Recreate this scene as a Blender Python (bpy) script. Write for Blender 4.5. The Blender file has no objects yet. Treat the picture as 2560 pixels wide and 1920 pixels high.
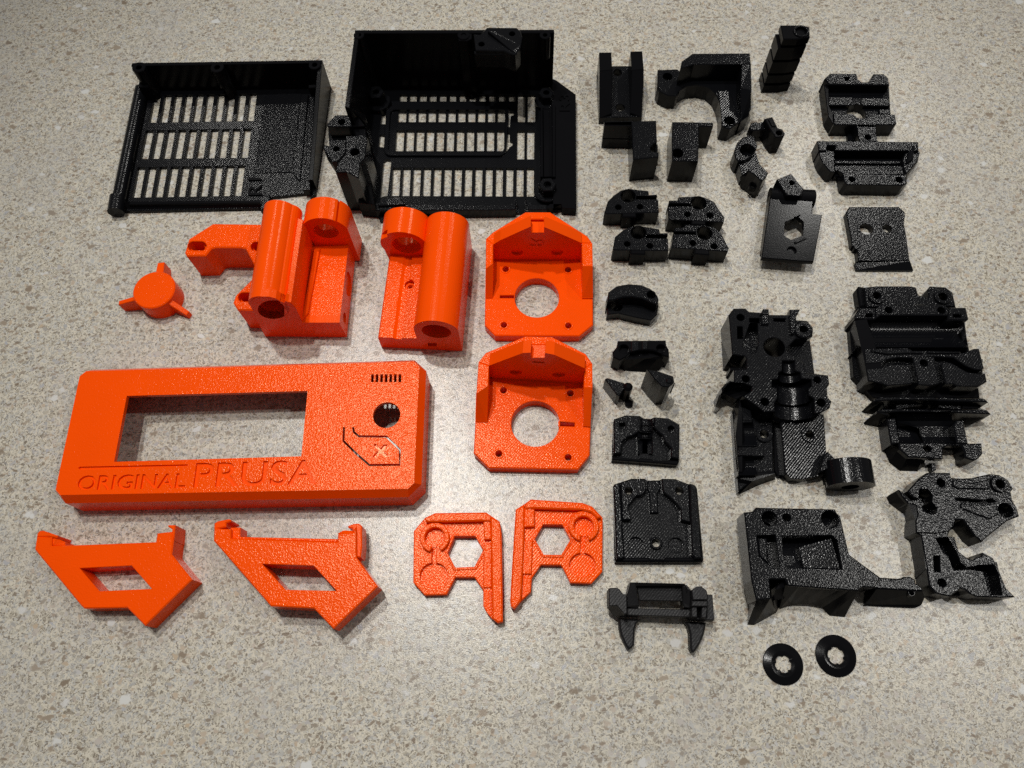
import bpy, math, random
from mathutils import Vector
from mathutils.geometry import tessellate_polygon

# ---------------------------------------------------------------- camera, light, exposure
MM = 0.001
F_PX, CAM_H, PITCH, ROLL = 1923.0, 339.48, math.radians(22.4253), math.radians(3.4459)
scene = bpy.context.scene
_up0 = Vector((0, math.cos(PITCH), math.sin(PITCH)))
_ex = Vector((1, 0, 0))
FWD = Vector((0, math.sin(PITCH), -math.cos(PITCH)))
RGT = _ex * math.cos(ROLL) - _up0 * math.sin(ROLL)
UPV = _ex * math.sin(ROLL) + _up0 * math.cos(ROLL)
cam_d = bpy.data.cameras.new("camera")
cam_d.sensor_width = 36.0
cam_d.lens = F_PX / 2560 * 36.0
cam_d.clip_start = 0.01
cam_d.clip_end = 20.0
cam = bpy.data.objects.new("camera", cam_d)
scene.collection.objects.link(cam)
from mathutils import Matrix
cam.matrix_world = Matrix((
    (RGT.x, UPV.x, -FWD.x, 0),
    (RGT.y, UPV.y, -FWD.y, 0),
    (RGT.z, UPV.z, -FWD.z, CAM_H * MM),
    (0, 0, 0, 1)))
scene.camera = cam

world = bpy.data.worlds.new("World")
scene.world = world
world.use_nodes = True
bg = world.node_tree.nodes["Background"]
bg.inputs[0].default_value = (0.95, 0.92, 0.90, 1)
bg.inputs[1].default_value = 0.10

def lamp(name, x, y, z, power, radius, cone, blend, color=(0.985, 0.965, 0.92), aim=(0, 150)):
    d = bpy.data.lights.new(name, 'SPOT')
    d.energy = power
    d.color = color
    d.shadow_soft_size = radius * MM
    d.spot_size = math.radians(cone)
    d.spot_blend = blend
    o = bpy.data.objects.new(name, d)
    o.location = (x * MM, y * MM, z * MM)
    v = Vector((aim[0] - x, aim[1] - y, -z))
    o.rotation_euler = v.to_track_quat('-Z', 'Y').to_euler()
    scene.collection.objects.link(o)
# recessed ceiling downlights about 1.5 m above the counter
lamp('downlight', -280, 640, 1500, 40, 30, 45, 1.0, aim=(40, 130))
lamp('downlight', -140, 350, 1500, 31, 30, 40, 1.0, aim=(45, 125))
lamp('downlight', 900, 1300, 1500, 15, 30, 54, 0.9, aim=(80, 170))
lamp('downlight', 940, 205, 1500, 17, 30, 46, 1.0, aim=(100, 140))
lamp('downlight', -480, 1250, 1500, 7, 30, 60, 0.8)

scene.render.engine = 'CYCLES'
scene.cycles.use_denoising = False
scene.cycles.use_adaptive_sampling = False
scene.cycles.sample_clamp_indirect = 4.0
scene.view_settings.view_transform = 'Standard'
scene.view_settings.look = 'None'
scene.view_settings.exposure = 0.0
scene.view_settings.gamma = 1.0

# ---------------------------------------------------------------- helpers
def unproject(px, py, z):
    d = FWD * F_PX + RGT * (px - 1280) + UPV * (960 - py)
    s = (z - CAM_H) / d.z
    return (d.x * s, d.y * s)

def ray(px, py):
    return (FWD * F_PX + RGT * (px - 1280) + UPV * (960 - py)).normalized()

def K(x0, y0, w, W=2212):
    f = w / W
    def k(u, v, z=0.0):
        return unproject(x0 + u * f, y0 + v * f, z)
    k.full = lambda u, v: (x0 + u * f, y0 + v * f)
    k.f = f
    return k

def area(p):
    return 0.5 * sum(p[i][0] * p[(i + 1) % len(p)][1] - p[(i + 1) % len(p)][0] * p[i][1] for i in range(len(p)))

def clean(p, zs=None, eps=0.02):
    out = []; oz = []
    for i, q in enumerate(p):
        if not out or math.hypot(q[0] - out[-1][0], q[1] - out[-1][1]) > eps:
            out.append(q); oz.append(zs[i] if zs else None)
    if math.hypot(out[0][0] - out[-1][0], out[0][1] - out[-1][1]) < eps:
        out.pop(); oz.pop()
    return out, oz

def inset(p, d):
    """mitre offset of a ccw loop inwards by d"""
    n = len(p); out = []
    for i in range(n):
        a, b, c = Vector(p[i - 1]), Vector(p[i]), Vector(p[(i + 1) % n])
        e1 = (b - a); e2 = (c - b)
        if e1.length < 1e-6 or e2.length < 1e-6:
            out.append(tuple(b)); continue
        e1.normalize(); e2.normalize()
        n1 = Vector((-e1.y, e1.x)); n2 = Vector((-e2.y, e2.x))
        m = n1 + n2
        if m.length < 0.3:
            out.append(tuple(b + n1 * d)); continue
        m.normalize()
        k = d / max(0.45, m.dot(n1))
        out.append((b.x + m.x * k, b.y + m.y * k))
    return out

def circle(c, r, n=28, rx=None):
    return [(c[0] + r * math.cos(2 * math.pi * i / n), c[1] + r * math.sin(2 * math.pi * i / n)) for i in range(n)]

class Mesh:
    def __init__(self):
        self.v = []; self.f = []; self.m = []
    def add(self, vs, fs, m=0):
        o = len(self.v)
        self.v += [tuple(x) for x in vs]
        for q in fs:
            self.f.append(tuple(o + i for i in q)); self.m.append(m)
    # polygon prism in world mm; zs = per-vertex top heights (or one number)
    def prism(self, loop, z1, z0=0.0, holes=(), ch=0.3, m=0, top=True, bottom=False):
        zs = list(z1) if isinstance(z1, (list, tuple)) else [z1] * len(loop)
        loop, zs = clean(loop, zs)
        if area(loop) < 0:
            loop = loop[::-1]; zs = zs[::-1]
        zflat = zs[0]
        hl = []
        for h in holes:
            h, _ = clean(h)
            if area(h) < 0: h = h[::-1]
            hl.append(h)
        tops = []
        for k, (lp, zz) in enumerate([(loop, zs)] + [(h, [zflat] * len(h)) for h in hl]):
            n = len(lp)
            z0l = [z0(*p) if callable(z0) else z0 for p in lp]
            d = ch if k == 0 else -ch
            if k > 0: d = -min(ch, 0.25)
            ti = inset(lp, d) if ch > 0 else lp
            rows = [[(p[0], p[1], zb) for p, zb in zip(lp, z0l)],
                    [(p[0], p[1], z - abs(d)) for p, z in zip(lp, zz)]]
            if ch > 0:
                rows.append([(p[0], p[1], z) for p, z in zip(ti, zz)])
            else:
                rows[-1] = [(p[0], p[1], z) for p, z in zip(lp, zz)]
            vs = sum(rows, []); fs = []
            for r in range(len(rows) - 1):
                for i in range(n):
                    j = (i + 1) % n
                    q = (r * n + i, r * n + j, (r + 1) * n + j, (r + 1) * n + i)
                    fs.append(q if k == 0 else q[::-1])
            self.add(vs, fs, m)
            tops.append([(p[0], p[1], z) for p, z in zip(ti, zz)])
        if top:
            self.cap(tops, m, 1)
        if bottom:
            bl = [[(p[0], p[1], z0) for p in lp] for lp in [loop] + hl]
            self.cap(bl, m, -1)
    def cap(self, loops, m, sgn):
        flat = [[Vector((p[0], p[1], 0)) for p in lp] for lp in loops]
        allp = sum(loops, [])
        fs = []
        for t in tessellate_polygon(flat):
            a, b, c = (allp[i] for i in t)
            s = (b[0] - a[0]) * (c[1] - a[1]) - (c[0] - a[0]) * (b[1] - a[1])
            if abs(s) < 1e-9: continue
            fs.append(t if s * sgn > 0 else t[::-1])
        self.add(allp, fs, m)
    # traced prism: points (u,v) on the top face (height z1) or (u,v,z)
    def solid(self, k, pts, z1, z0=0.0, holes=(), ch=0.3, m=0, bottom=False):
        zs = [p[2] if len(p) > 2 else z1 for p in pts]
        lp = [k(p[0], p[1], z) for p, z in zip(pts, zs)]
        hs = []
        for h in holes:
            hs.append(self.loop(k, h, z1))
        self.prism(lp, zs, z0, hs, ch, m, True, bottom)
    @staticmethod
    def loop(k, h, z):
        if h[0] == 'c':
            c = k(h[1], h[2], z)
            a = k(h[1] + h[3], h[2], z)
            r = math.hypot(a[0] - c[0], a[1] - c[1])
            return circle(c, r, h[4] if len(h) > 4 else 24)
        return [k(p[0], p[1], z) for p in h]
    # vertical cylinder (optionally a ring), from pixel circle at its top height
    def cyl(self, k, u, v, ru, z1, z0=0.0, hole=0, ch=0.3, m=0, n=32, bottom=False):
        c = k(u, v, z1); a = k(u + ru, v, z1)
        r = math.hypot(a[0] - c[0], a[1] - c[1])
        hs = [circle(c, r * hole, n)] if hole else []
        self.prism(circle(c, r, n), z1, z0, hs, ch, m, True, bottom)
    # loft between two equal-length loops of 3D points
    def loft(self, lo, hi, m=0, cap=True, capb=False):
        n = len(lo)
        if area(lo) < 0:
            lo = lo[::-1]; hi = hi[::-1]
        self.add(list(lo) + list(hi), [(i, (i + 1) % n, n + (i + 1) % n, n + i) for i in range(n)], m)
        if cap: self.cap([list(hi)], m, 1)
        if capb: self.cap([list(lo)], m, -1)
    # extrude a profile (s,z loops) of a vertical plane along its depth direction
    def ext(self, pl, loops, d0, d1, m=0, front=True, back=True):
        def P(s, z, d):
            return (pl.o[0] + pl.u[0] * s + pl.n[0] * d, pl.o[1] + pl.u[1] * s + pl.n[1] * d, z)
        cl = []
        for i, lp in enumerate(loops):
            lp, _ = clean(lp)
            if (area(lp) < 0) == (i == 0): lp = lp[::-1]
            cl.append(lp)
        for lp in cl:
            n = len(lp)
            vs = [P(s, z, d0) for s, z in lp] + [P(s, z, d1) for s, z in lp]
            self.add(vs, [(i, n + i, n + (i + 1) % n, (i + 1) % n)[::-1] for i in range(n)], m)
        flat = [[Vector((p[0], p[1], 0)) for p in lp] for lp in cl]
        al = sum(cl, [])
        tri = []
        for t in tessellate_polygon(flat):
            a, b, c = (al[i] for i in t)
            s = (b[0] - a[0]) * (c[1] - a[1]) - (c[0] - a[0]) * (b[1] - a[1])
            if abs(s) < 1e-9: continue
            tri.append(t if s > 0 else t[::-1])
        if front: self.add([P(s, z, d0) for s, z in al], tri, m)
        if back: self.add([P(s, z, d1) for s, z in al], [t[::-1] for t in tri], m)
    # horizontal cylinder sector between two world points; inner=True gives a concave trough
    def tube(self, p0, p1, r, zc, a0=0, a1=360, n=40, m=0, inner=False, caps=True, r1=None):
        r1 = r if r1 is None else r1
        dx, dy = p1[0] - p0[0], p1[1] - p0[1]; L = math.hypot(dx, dy)
        sx, sy = dy / L, -dx / L
        ring = []
        full = abs(a1 - a0) >= 359.9
        steps = n if full else n + 1
        for i in range(steps):
            t = math.radians(a0 + (a1 - a0) * i / n)
            ring.append((math.cos(t), math.sin(t)))
        A = [(p0[0] + sx * c * r, p0[1] + sy * c * r, zc + s * r) for c, s in ring]
        B = [(p1[0] + sx * c * r1, p1[1] + sy * c * r1, zc + s * r1) for c, s in ring]
        N = len(ring); fs = []
        for i in range(N if full else N - 1):
            j = (i + 1) % N
            q = (i, j, N + j, N + i)
            fs.append(q if not inner else q[::-1])
        self.add(A + B, fs, m)
        if caps and not inner:
            self.add(A, [tuple(range(N))[::-1]], m)
            self.add(B, [tuple(range(N))], m)

class Plane:
    """vertical plane through two ground points, depth measured away from the viewer"""
    def __init__(self, A, B):
        self.o = A
        L = math.hypot(B[0] - A[0], B[1] - A[1]); self.L = L
        self.u = ((B[0] - A[0]) / L, (B[1] - A[1]) / L)
        self.n = (-self.u[1], self.u[0])
    def shifted(self, d):
        p = Plane(self.o, (self.o[0] + self.u[0], self.o[1] + self.u[1]))
        p.o = (self.o[0] + self.n[0] * d, self.o[1] + self.n[1] * d)
        return p
    def pt(self, k, u, v):
        d = ray(*k.full(u, v))
        num = self.n[0] * self.o[0] + self.n[1] * self.o[1]
        t = num / (self.n[0] * d.x + self.n[1] * d.y)
        X, Y, Z = d.x * t, d.y * t, CAM_H + d.z * t
        return ((X - self.o[0]) * self.u[0] + (Y - self.o[1]) * self.u[1], Z)
    def poly(self, k, pts):
        return [self.pt(k, *p) for p in pts]
    def ell(self, k, u, v, ru, rv, n=32):
        return [self.pt(k, u + ru * math.cos(2 * math.pi * i / n), v + rv * math.sin(2 * math.pi * i / n)) for i in range(n)]
    def depth(self, xy):
        return (xy[0] - self.o[0]) * self.n[0] + (xy[1] - self.o[1]) * self.n[1]

class Thing:
    all = []
    def __init__(self, name, label, cat, group=None, mat='black'):
        self.name, self.label, self.cat, self.group, self.mat = name, label, cat, group, mat
        self.parts = []
        Thing.all.append(self)
    def part(self, name, mat=None, label=None):
        M = Mesh(); self.parts.append([name, M, mat or self.mat, label, None, False]); return M
    def sub(self, name, parent, mat=None):
        M = Mesh(); self.parts.append([name, M, mat or self.mat, None, parent, False]); return M
    def smooth(self):
        self.parts[-1][5] = True
    def build(self):
        col = scene.collection
        allv = [v for p in self.parts for v in p[1].v]
        cx = (min(v[0] for v in allv) + max(v[0] for v in allv)) / 2
        cy = (min(v[1] for v in allv) + max(v[1] for v in allv)) / 2
        made = {}
        single = len(self.parts) == 1
        root = None
        if not single:
            root = bpy.data.objects.new(self.name, None)
            root.empty_display_size = 0.01
            col.objects.link(root)
            root.location = (cx * MM, cy * MM, 0)
            self.tag(root)
        for name, M, mat, label, parent, smooth in self.parts:
            nm = self.name if single else name
            me = bpy.data.meshes.new(nm)
            me.from_pydata([((x - cx) * MM, (y - cy) * MM, z * MM) for x, y, z in M.v], [], M.f)
            mats = mat if isinstance(mat, (list, tuple)) else MATSET[mat]
            for mm in mats: me.materials.append(MAT[mm])
            me.polygons.foreach_set('material_index', [min(i, len(mats) - 1) for i in M.m])
            if smooth:
                me.polygons.foreach_set('use_smooth', [True] * len(M.f))
                try: me.set_sharp_from_angle(angle=math.radians(35))
                except Exception: pass
            me.update()
            o = bpy.data.objects.new(nm, me)
            col.objects.link(o)
            if single:
                o.location = (cx * MM, cy * MM, 0); self.tag(o); root = o
            else:
                o.parent = made[id(parent)] if parent is not None else root
                if label: o['label'] = label
            made[id(M)] = o
        self.root = root; self.made = made; self.c = (cx, cy)
        return root
    def tag(self, o):
        o['label'] = self.label; o['category'] = self.cat
        if self.group: o['group'] = self.group

# ---------------------------------------------------------------- materials
MAT = {}
def nodes(name):
    m = bpy.data.materials.new(name); m.use_nodes = True
    nt = m.node_tree; b = nt.nodes['Principled BSDF']
    MAT[name] = m
    return m, nt, b

def plastic(name, base, rough, spec, spk=0.0, lines=0.0, wall=0.15, coat=0.0, spk_scale=1700.0, var=0.08, tint=(1, 1, 1)):
    """printed plastic: sparkly last layer and infill lines on level faces, fine layer ridges on upright ones"""
    m, nt, b = nodes(name)
    L = nt.links; N = nt.nodes.new
    tc = N('ShaderNodeTexCoord'); geo = N('ShaderNodeNewGeometry')
    sep = N('ShaderNodeSeparateXYZ'); L.new(geo.outputs['True Normal'], sep.inputs[0])
    ab = N('ShaderNodeMath'); ab.operation = 'ABSOLUTE'; L.new(sep.outputs['Z'], ab.inputs[0])
    flat = N('ShaderNodeMapRange'); flat.inputs[1].default_value = 0.55; flat.inputs[2].default_value = 0.9
    L.new(ab.outputs[0], flat.inputs[0])
    pos = geo.outputs['Position']
    nz = N('ShaderNodeTexNoise'); nz.inputs['Scale'].default_value = spk_scale; nz.inputs['Detail'].default_value = 1.0
    L.new(pos, nz.inputs['Vector'])
    vo = N('ShaderNodeTexVoronoi'); vo.inputs['Scale'].default_value = spk_scale * 0.75
    L.new(pos, vo.inputs['Vector'])
    mx = N('ShaderNodeMath'); mx.operation = 'MULTIPLY_ADD'; mx.inputs[1].default_value = 0.6
    L.new(vo.outputs['Distance'], mx.inputs[0]); L.new(nz.outputs['Fac'], mx.inputs[2])
    wv = N('ShaderNodeTexWave'); wv.wave_type = 'BANDS'; wv.bands_direction = 'DIAGONAL'
    mp = N('ShaderNodeMapping'); mp.inputs['Scale'].default_value = (1, -1, 0)
    L.new(pos, mp.inputs[0]); L.new(mp.outputs[0], wv.inputs['Vector'])
    wv.inputs['Scale'].default_value = 430.0; wv.inputs['Distortion'].default_value = 0.6
    wv.inputs['Detail'].default_value = 1.0; wv.inputs['Detail Scale'].default_value = 3.0
    wz = N('ShaderNodeTexWave'); wz.wave_type = 'BANDS'; wz.bands_direction = 'Z'
    wz.inputs['Scale'].default_value = 520.0; wz.inputs['Distortion'].default_value = 0.8
    wz.inputs['Detail'].default_value = 1.0
    L.new(pos, wz.inputs['Vector'])
    b1 = N('ShaderNodeBump'); b1.inputs['Distance'].default_value = 0.0004
    s1 = N('ShaderNodeMath'); s1.operation = 'MULTIPLY'; s1.inputs[1].default_value = spk
    L.new(flat.outputs[0], s1.inputs[0]); L.new(s1.outputs[0], b1.inputs['Strength']); L.new(mx.outputs[0], b1.inputs['Height'])
    b2 = N('ShaderNodeBump'); b2.inputs['Distance'].default_value = 0.00016
    s2 = N('ShaderNodeMath'); s2.operation = 'MULTIPLY'; s2.inputs[1].default_value = lines
    L.new(flat.outputs[0], s2.inputs[0]); L.new(s2.outputs[0], b2.inputs['Strength']); L.new(wv.outputs['Fac'], b2.inputs['Height'])
    L.new(b1.outputs[0], b2.inputs['Normal'])
    b3 = N('ShaderNodeBump'); b3.inputs['Distance'].default_value = 0.0002
    inv = N('ShaderNodeMath'); inv.operation = 'SUBTRACT'; inv.inputs[0].default_value = 1.0; L.new(flat.outputs[0], inv.inputs[1])
    s3 = N('ShaderNodeMath'); s3.operation = 'MULTIPLY'; s3.inputs[1].default_value = wall
    L.new(inv.outputs[0], s3.inputs[0]); L.new(s3.outputs[0], b3.inputs['Strength']); L.new(wz.outputs['Fac'], b3.inputs['Height'])
    L.new(b2.outputs[0], b3.inputs['Normal'])
    L.new(b3.outputs[0], b.inputs['Normal'])
    # slight blotchy tint of the filament
    n2 = N('ShaderNodeTexNoise'); n2.inputs['Scale'].default_value = 60.0; n2.inputs['Detail'].default_value = 3.0
    L.new(pos, n2.inputs['Vector'])
    mixc = N('ShaderNodeMix'); mixc.data_type = 'RGBA'
    mixc.inputs[6].default_value = (*[c * (1 - var) for c in base], 1)
    mixc.inputs[7].default_value = (*[min(1, c * (1 + var)) for c in base], 1)
    L.new(n2.outputs['Fac'], mixc.inputs[0]); L.new(mixc.outputs[2], b.inputs['Base Color'])
    b.inputs['Roughness'].default_value = rough
    # ridged walls scatter: less gloss there than on the level faces
    sl = N('ShaderNodeMapRange'); sl.inputs[3].default_value = spec * 0.45; sl.inputs[4].default_value = spec
    L.new(flat.outputs[0], sl.inputs[0]); L.new(sl.outputs[0], b.inputs['Specular IOR Level'])
    b.inputs['Specular Tint'].default_value = (*tint, 1)
    return m

BLK = (0.0036, 0.0038, 0.0048)
plastic('black_speckled', BLK, 0.19, 0.26, spk=0.22, wall=0.06)
plastic('black_lined', BLK, 0.18, 0.30, spk=0.09, lines=0.30, wall=0.06)
plastic('black_smooth', (0.0040, 0.0040, 0.0048), 0.18, 0.10, spk=0.03, wall=0.06)
plastic('charcoal', (0.0120, 0.0118, 0.0130), 0.45, 0.22, spk=0.20, lines=0.2, wall=0.15)
ORG = (0.90, 0.074, 0.0008)
YEL = (1.0, 0.80, 0.50)
plastic('orange_speckled', ORG, 0.17, 0.17, spk=0.28, wall=0.08, var=0.05, tint=YEL)
plastic('orange_lined', ORG, 0.17, 0.18, spk=0.16, lines=0.22, wall=0.08, var=0.05, tint=YEL)
plastic('orange_smooth', ORG, 0.20, 0.20, spk=0.08, wall=0.08, var=0.05, tint=YEL)
MATSET = {'black': ('black_speckled', 'black_lined', 'black_smooth'),
          'lined': ('black_lined', 'black_speckled', 'black_smooth'),
          'smooth': ('black_smooth', 'black_speckled', 'black_lined'),
          'charcoal': ('charcoal',),
          'orange': ('orange_speckled', 'orange_lined', 'orange_smooth'),
          'orange_l': ('orange_lined', 'orange_speckled', 'orange_smooth'),
          'orange_s': ('orange_smooth', 'orange_speckled', 'orange_lined')}

def counter_material():
    m, nt, b = nodes('speckled_counter')
    L = nt.links; N = nt.nodes.new
    geo = N('ShaderNodeNewGeometry'); pos = geo.outputs['Position']
    # warp the coordinates so that no chip is a clean cell
    wn = N('ShaderNodeTexNoise'); wn.inputs['Scale'].default_value = 330; wn.inputs['Detail'].default_value = 3
    L.new(pos, wn.inputs['Vector'])
    sub = N('ShaderNodeVectorMath'); sub.operation = 'SUBTRACT'; sub.inputs[1].default_value = (0.5, 0.5, 0.5)
    L.new(wn.outputs['Color'], sub.inputs[0])
    sc = N('ShaderNodeVectorMath'); sc.operation = 'SCALE'; sc.inputs['Scale'].default_value = 0.0042
    L.new(sub.outputs[0], sc.inputs[0])
    ad = N('ShaderNodeVectorMath'); L.new(pos, ad.inputs[0]); L.new(sc.outputs[0], ad.inputs[1])
    wp = ad.outputs[0]
    def mix(a, bcol, fac):
        x = N('ShaderNodeMix'); x.data_type = 'RGBA'
        if isinstance(a, tuple): x.inputs[6].default_value = (*a, 1)
        else: L.new(a, x.inputs[6])
        if isinstance(bcol, tuple): x.inputs[7].default_value = (*bcol, 1)
        else: L.new(bcol, x.inputs[7])
        if isinstance(fac, float): x.inputs[0].default_value = fac
        else: L.new(fac, x.inputs[0])
        return x.outputs[2]
    def ramp(src, stops, interp='LINEAR'):
        r = N('ShaderNodeValToRGB'); r.color_ramp.interpolation = interp
        e = r.color_ramp.elements
        while len(e) < len(stops): e.new(0.5)
        for q, (p, c) in zip(e, stops):
            q.position = p; q.color = (*c, 1) if isinstance(c, tuple) else (c, c, c, 1)
        L.new(src, r.inputs[0]); return r.outputs[0]
    def chips(scale, size0, size1, pick, rnd=1.0, vec=None, stretch=None):
        """sparse chips: cells whose random value exceeds pick, faded at their rims"""
        v = N('ShaderNodeTexVoronoi'); v.inputs['Scale'].default_value = scale; v.inputs['Randomness'].default_value = rnd
        src = vec or wp
        if stretch:
            mp = N('ShaderNodeMapping'); mp.inputs['Rotation'].default_value = (0, 0, stretch[0]); mp.inputs['Scale'].default_value = (1, stretch[1], 1)
            L.new(src, mp.inputs[0]); src = mp.outputs[0]
        L.new(src, v.inputs['Vector'])
        d = N('ShaderNodeMapRange'); d.inputs[1].default_value = size1; d.inputs[2].default_value = size0
        L.new(v.outputs['Distance'], d.inputs[0])
        s = N('ShaderNodeSeparateColor'); L.new(v.outputs['Color'], s.inputs[0])
        g = N('ShaderNodeMath'); g.operation = 'GREATER_THAN'; g.inputs[1].default_value = pick; L.new(s.outputs[0], g.inputs[0])
        mu = N('ShaderNodeMath'); mu.operation = 'MULTIPLY'; L.new(d.outputs[0], mu.inputs[0]); L.new(g.outputs[0], mu.inputs[1])
        return mu.outputs[0], s.outputs[1]
    # matrix: cream, grey and tan clouds with crumbs
    def noise(scale, detail=3.0, dist=0.0, rough=0.55, vec=None):
        n = N('ShaderNodeTexNoise'); n.inputs['Scale'].default_value = scale; n.inputs['Detail'].default_value = detail
        n.inputs['Distortion'].default_value = dist; n.inputs['Roughness'].default_value = rough
        L.new(vec or pos, n.inputs['Vector']); return n.outputs['Fac']
    v0 = N('ShaderNodeTexVoronoi'); v0.inputs['Scale'].default_value = 720; L.new(wp, v0.inputs['Vector'])
    s0 = N('ShaderNodeSeparateColor'); L.new(v0.outputs['Color'], s0.inputs[0])
    ground = ramp(s0.outputs[0], [(0.0, (0.35, 0.315, 0.25)), (0.22, (0.415, 0.38, 0.31)), (0.5, (0.48, 0.45, 0.375)),
                                  (0.75, (0.44, 0.435, 0.41)), (1.0, (0.53, 0.51, 0.465))])
    ground = mix(ground, (0.42, 0.425, 0.415), ramp(noise(170, 4), [(0.50, 0.0), (0.62, 0.6)]))
    # pale veins running between the crumbs
    v1 = N('ShaderNodeTexVoronoi'); v1.feature = 'DISTANCE_TO_EDGE'; v1.inputs['Scale'].default_value = 400; L.new(wp, v1.inputs['Vector'])
    ground = mix(ground, (0.60, 0.555, 0.46), ramp(v1.outputs['Distance'], [(0.03, 0.95), (0.12, 0.0)]))
    # dark crumbs
    ground = mix(ground, (0.18, 0.15, 0.115), ramp(noise(720, 3, 1.5), [(0.555, 0.0), (0.60, 0.9)]))
    ground = mix(ground, (0.24, 0.235, 0.235), ramp(noise(430, 3, 1.0), [(0.615, 0.0), (0.66, 0.7)]))
    f, c = chips(330, 0.26, 0.42, 0.66)
    ground = mix(ground, ramp(c, [(0.0, (0.47, 0.46, 0.45)), (0.5, (0.45, 0.36, 0.26)), (1.0, (0.38, 0.385, 0.40))]), f)
    f, c = chips(270, 0.24, 0.38, 0.76, stretch=(0.7, 1.8))
    ground = mix(ground, ramp(c, [(0.0, (0.20, 0.155, 0.115)), (0.5, (0.28, 0.225, 0.17)), (1.0, (0.35, 0.295, 0.235))]), f)
    f, c = chips(235, 0.22, 0.36, 0.79, stretch=(-0.5, 1.7))
    ground = mix(ground, ramp(c, [(0.0, (0.21, 0.17, 0.13)), (0.6, (0.31, 0.27, 0.22)), (1.0, (0.36, 0.36, 0.355))]), f)
    f, c = chips(120, 0.19, 0.30, 0.88, stretch=(0.3, 1.5))
    ground = mix(ground, ramp(c, [(0.0, (0.21, 0.165, 0.12)), (1.0, (0.33, 0.275, 0.215))]), f)
    f, c = chips(120, 0.18, 0.28, 0.92, stretch=(-0.9, 1.35))
    ground = mix(ground, ramp(c, [(0.0, (0.56, 0.55, 0.53)), (1.0, (0.60, 0.60, 0.58))]), f)
    f, c = chips(70, 0.15, 0.20, 0.965, stretch=(1.3, 1.3))
    ground = mix(ground, (0.60, 0.60, 0.58), f)
    # broad unevenness of the pattern
    n3 = N('ShaderNodeTexNoise'); n3.inputs['Scale'].default_value = 22; n3.inputs['Detail'].default_value = 2
    L.new(pos, n3.inputs['Vector'])
    ground = mix(ground, (0.40, 0.385, 0.37), ramp(n3.outputs['Fac'], [(0.48, 0.0), (0.75, 0.28)]))
    L.new(ground, b.inputs['Base Color'])
    # pebbled finish of the laminate
    n4 = N('ShaderNodeTexNoise'); n4.inputs['Scale'].default_value = 1800; n4.inputs['Detail'].default_value = 2
    L.new(pos, n4.inputs['Vector'])
    bp = N('ShaderNodeBump'); bp.inputs['Distance'].default_value = 0.00030; bp.inputs['Strength'].default_value = 0.20
    L.new(n4.outputs['Fac'], bp.inputs['Height']); L.new(bp.outputs[0], b.inputs['Normal'])
    b.inputs['Roughness'].default_value = 0.26
    b.inputs['Specular IOR Level'].default_value = 0.40
counter_material()

# ---------------------------------------------------------------- the counter
def counter():
    M = Mesh()
    M.prism([(-900, -420), (900, -420), (900, 900), (-900, 900)], 0.0, -30.0, ch=0)
    me = bpy.data.meshes.new('counter')
    me.from_pydata([(x * MM, y * MM, z * MM) for x, y, z in M.v], [], M.f)
    me.materials.append(MAT['speckled_counter'])
    o = bpy.data.objects.new('counter', me); scene.collection.objects.link(o)
    o['kind'] = 'structure'
counter()
# ---------------------------------------------------------------- tracing frames (regions of the photograph, source pixels)
D = K(0, 0, 2560)
A_ = K(240, 60, 640); B_ = K(800, 60, 640); C_ = K(1440, 40, 520); D_ = K(1440, 420, 520)
E_ = K(1960, 140, 400); F_ = K(1960, 400, 400); G_ = K(1440, 800, 320); H_ = K(1500, 1020, 320)
I_ = K(1500, 1160, 320); J_ = K(1480, 1420, 320); K_ = K(1760, 740, 480); L_ = K(1760, 960, 480)
M_ = K(2080, 680, 480); N_ = K(2080, 940, 480); O_ = K(2160, 1160, 400); P_ = K(1820, 1240, 520)
Q_ = K(1860, 1540, 320); R_ = K(1800, 40, 400); S_ = K(1800, 300, 320); T_ = K(1840, 420, 320)
U_ = K(260, 480, 680); W_ = K(900, 480, 640); X_ = K(1160, 820, 400); Y_ = K(100, 860, 640)
Z_ = K(560, 860, 640); AA = K(60, 1280, 480); BB = K(500, 1280, 480); CC = K(1000, 1220, 560)
O2 = K(2300, 1340, 260, 1269); K2 = K(1000, 1000, 1560)

def lerp(a, b, t): return (a[0] + (b[0] - a[0]) * t, a[1] + (b[1] - a[1]) * t)

def slot_quads(k, TL, TR, BR, BL, n, wf, t):
    """n slots seen through a plate of thickness t; corners are the visible patch of counter"""
    out = []
    for i in range(n):
        a0 = i * (1 - wf) / max(1, n - 1); a1 = a0 + wf
        c = [lerp(TL, TR, a0), lerp(TL, TR, a1), lerp(BL, BR, a1), lerp(BL, BR, a0)]
        lo = [k(p[0], p[1], 0) for p in c]; hi = [k(p[0], p[1], t) for p in c]
        left = lo if lo[0][0] < 0 else hi
        right = hi if lo[0][0] < 0 else lo
        out.append([(left[0][0], lo[0][1]), (right[1][0], lo[1][1]), (right[2][0], hi[2][1]), (left[3][0], hi[3][1])])
    return out

def grille(T, plate, k, TL, TR, BR, BL, n, wf, t, mat, plate_mesh, holes):
    q = slot_quads(k, TL, TR, BR, BL, n, wf, t)
    holes.append([q[0][0], q[-1][1], q[-1][2], q[0][3]])
    for i in range(n - 1):
        s = T.sub('vent_bar', plate_mesh, mat)
        a, b = q[i], q[i + 1]
        s.prism([a[1], b[0], b[3], a[2]], t - 0.02, 0.0, ch=0.15)
    return q

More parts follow.
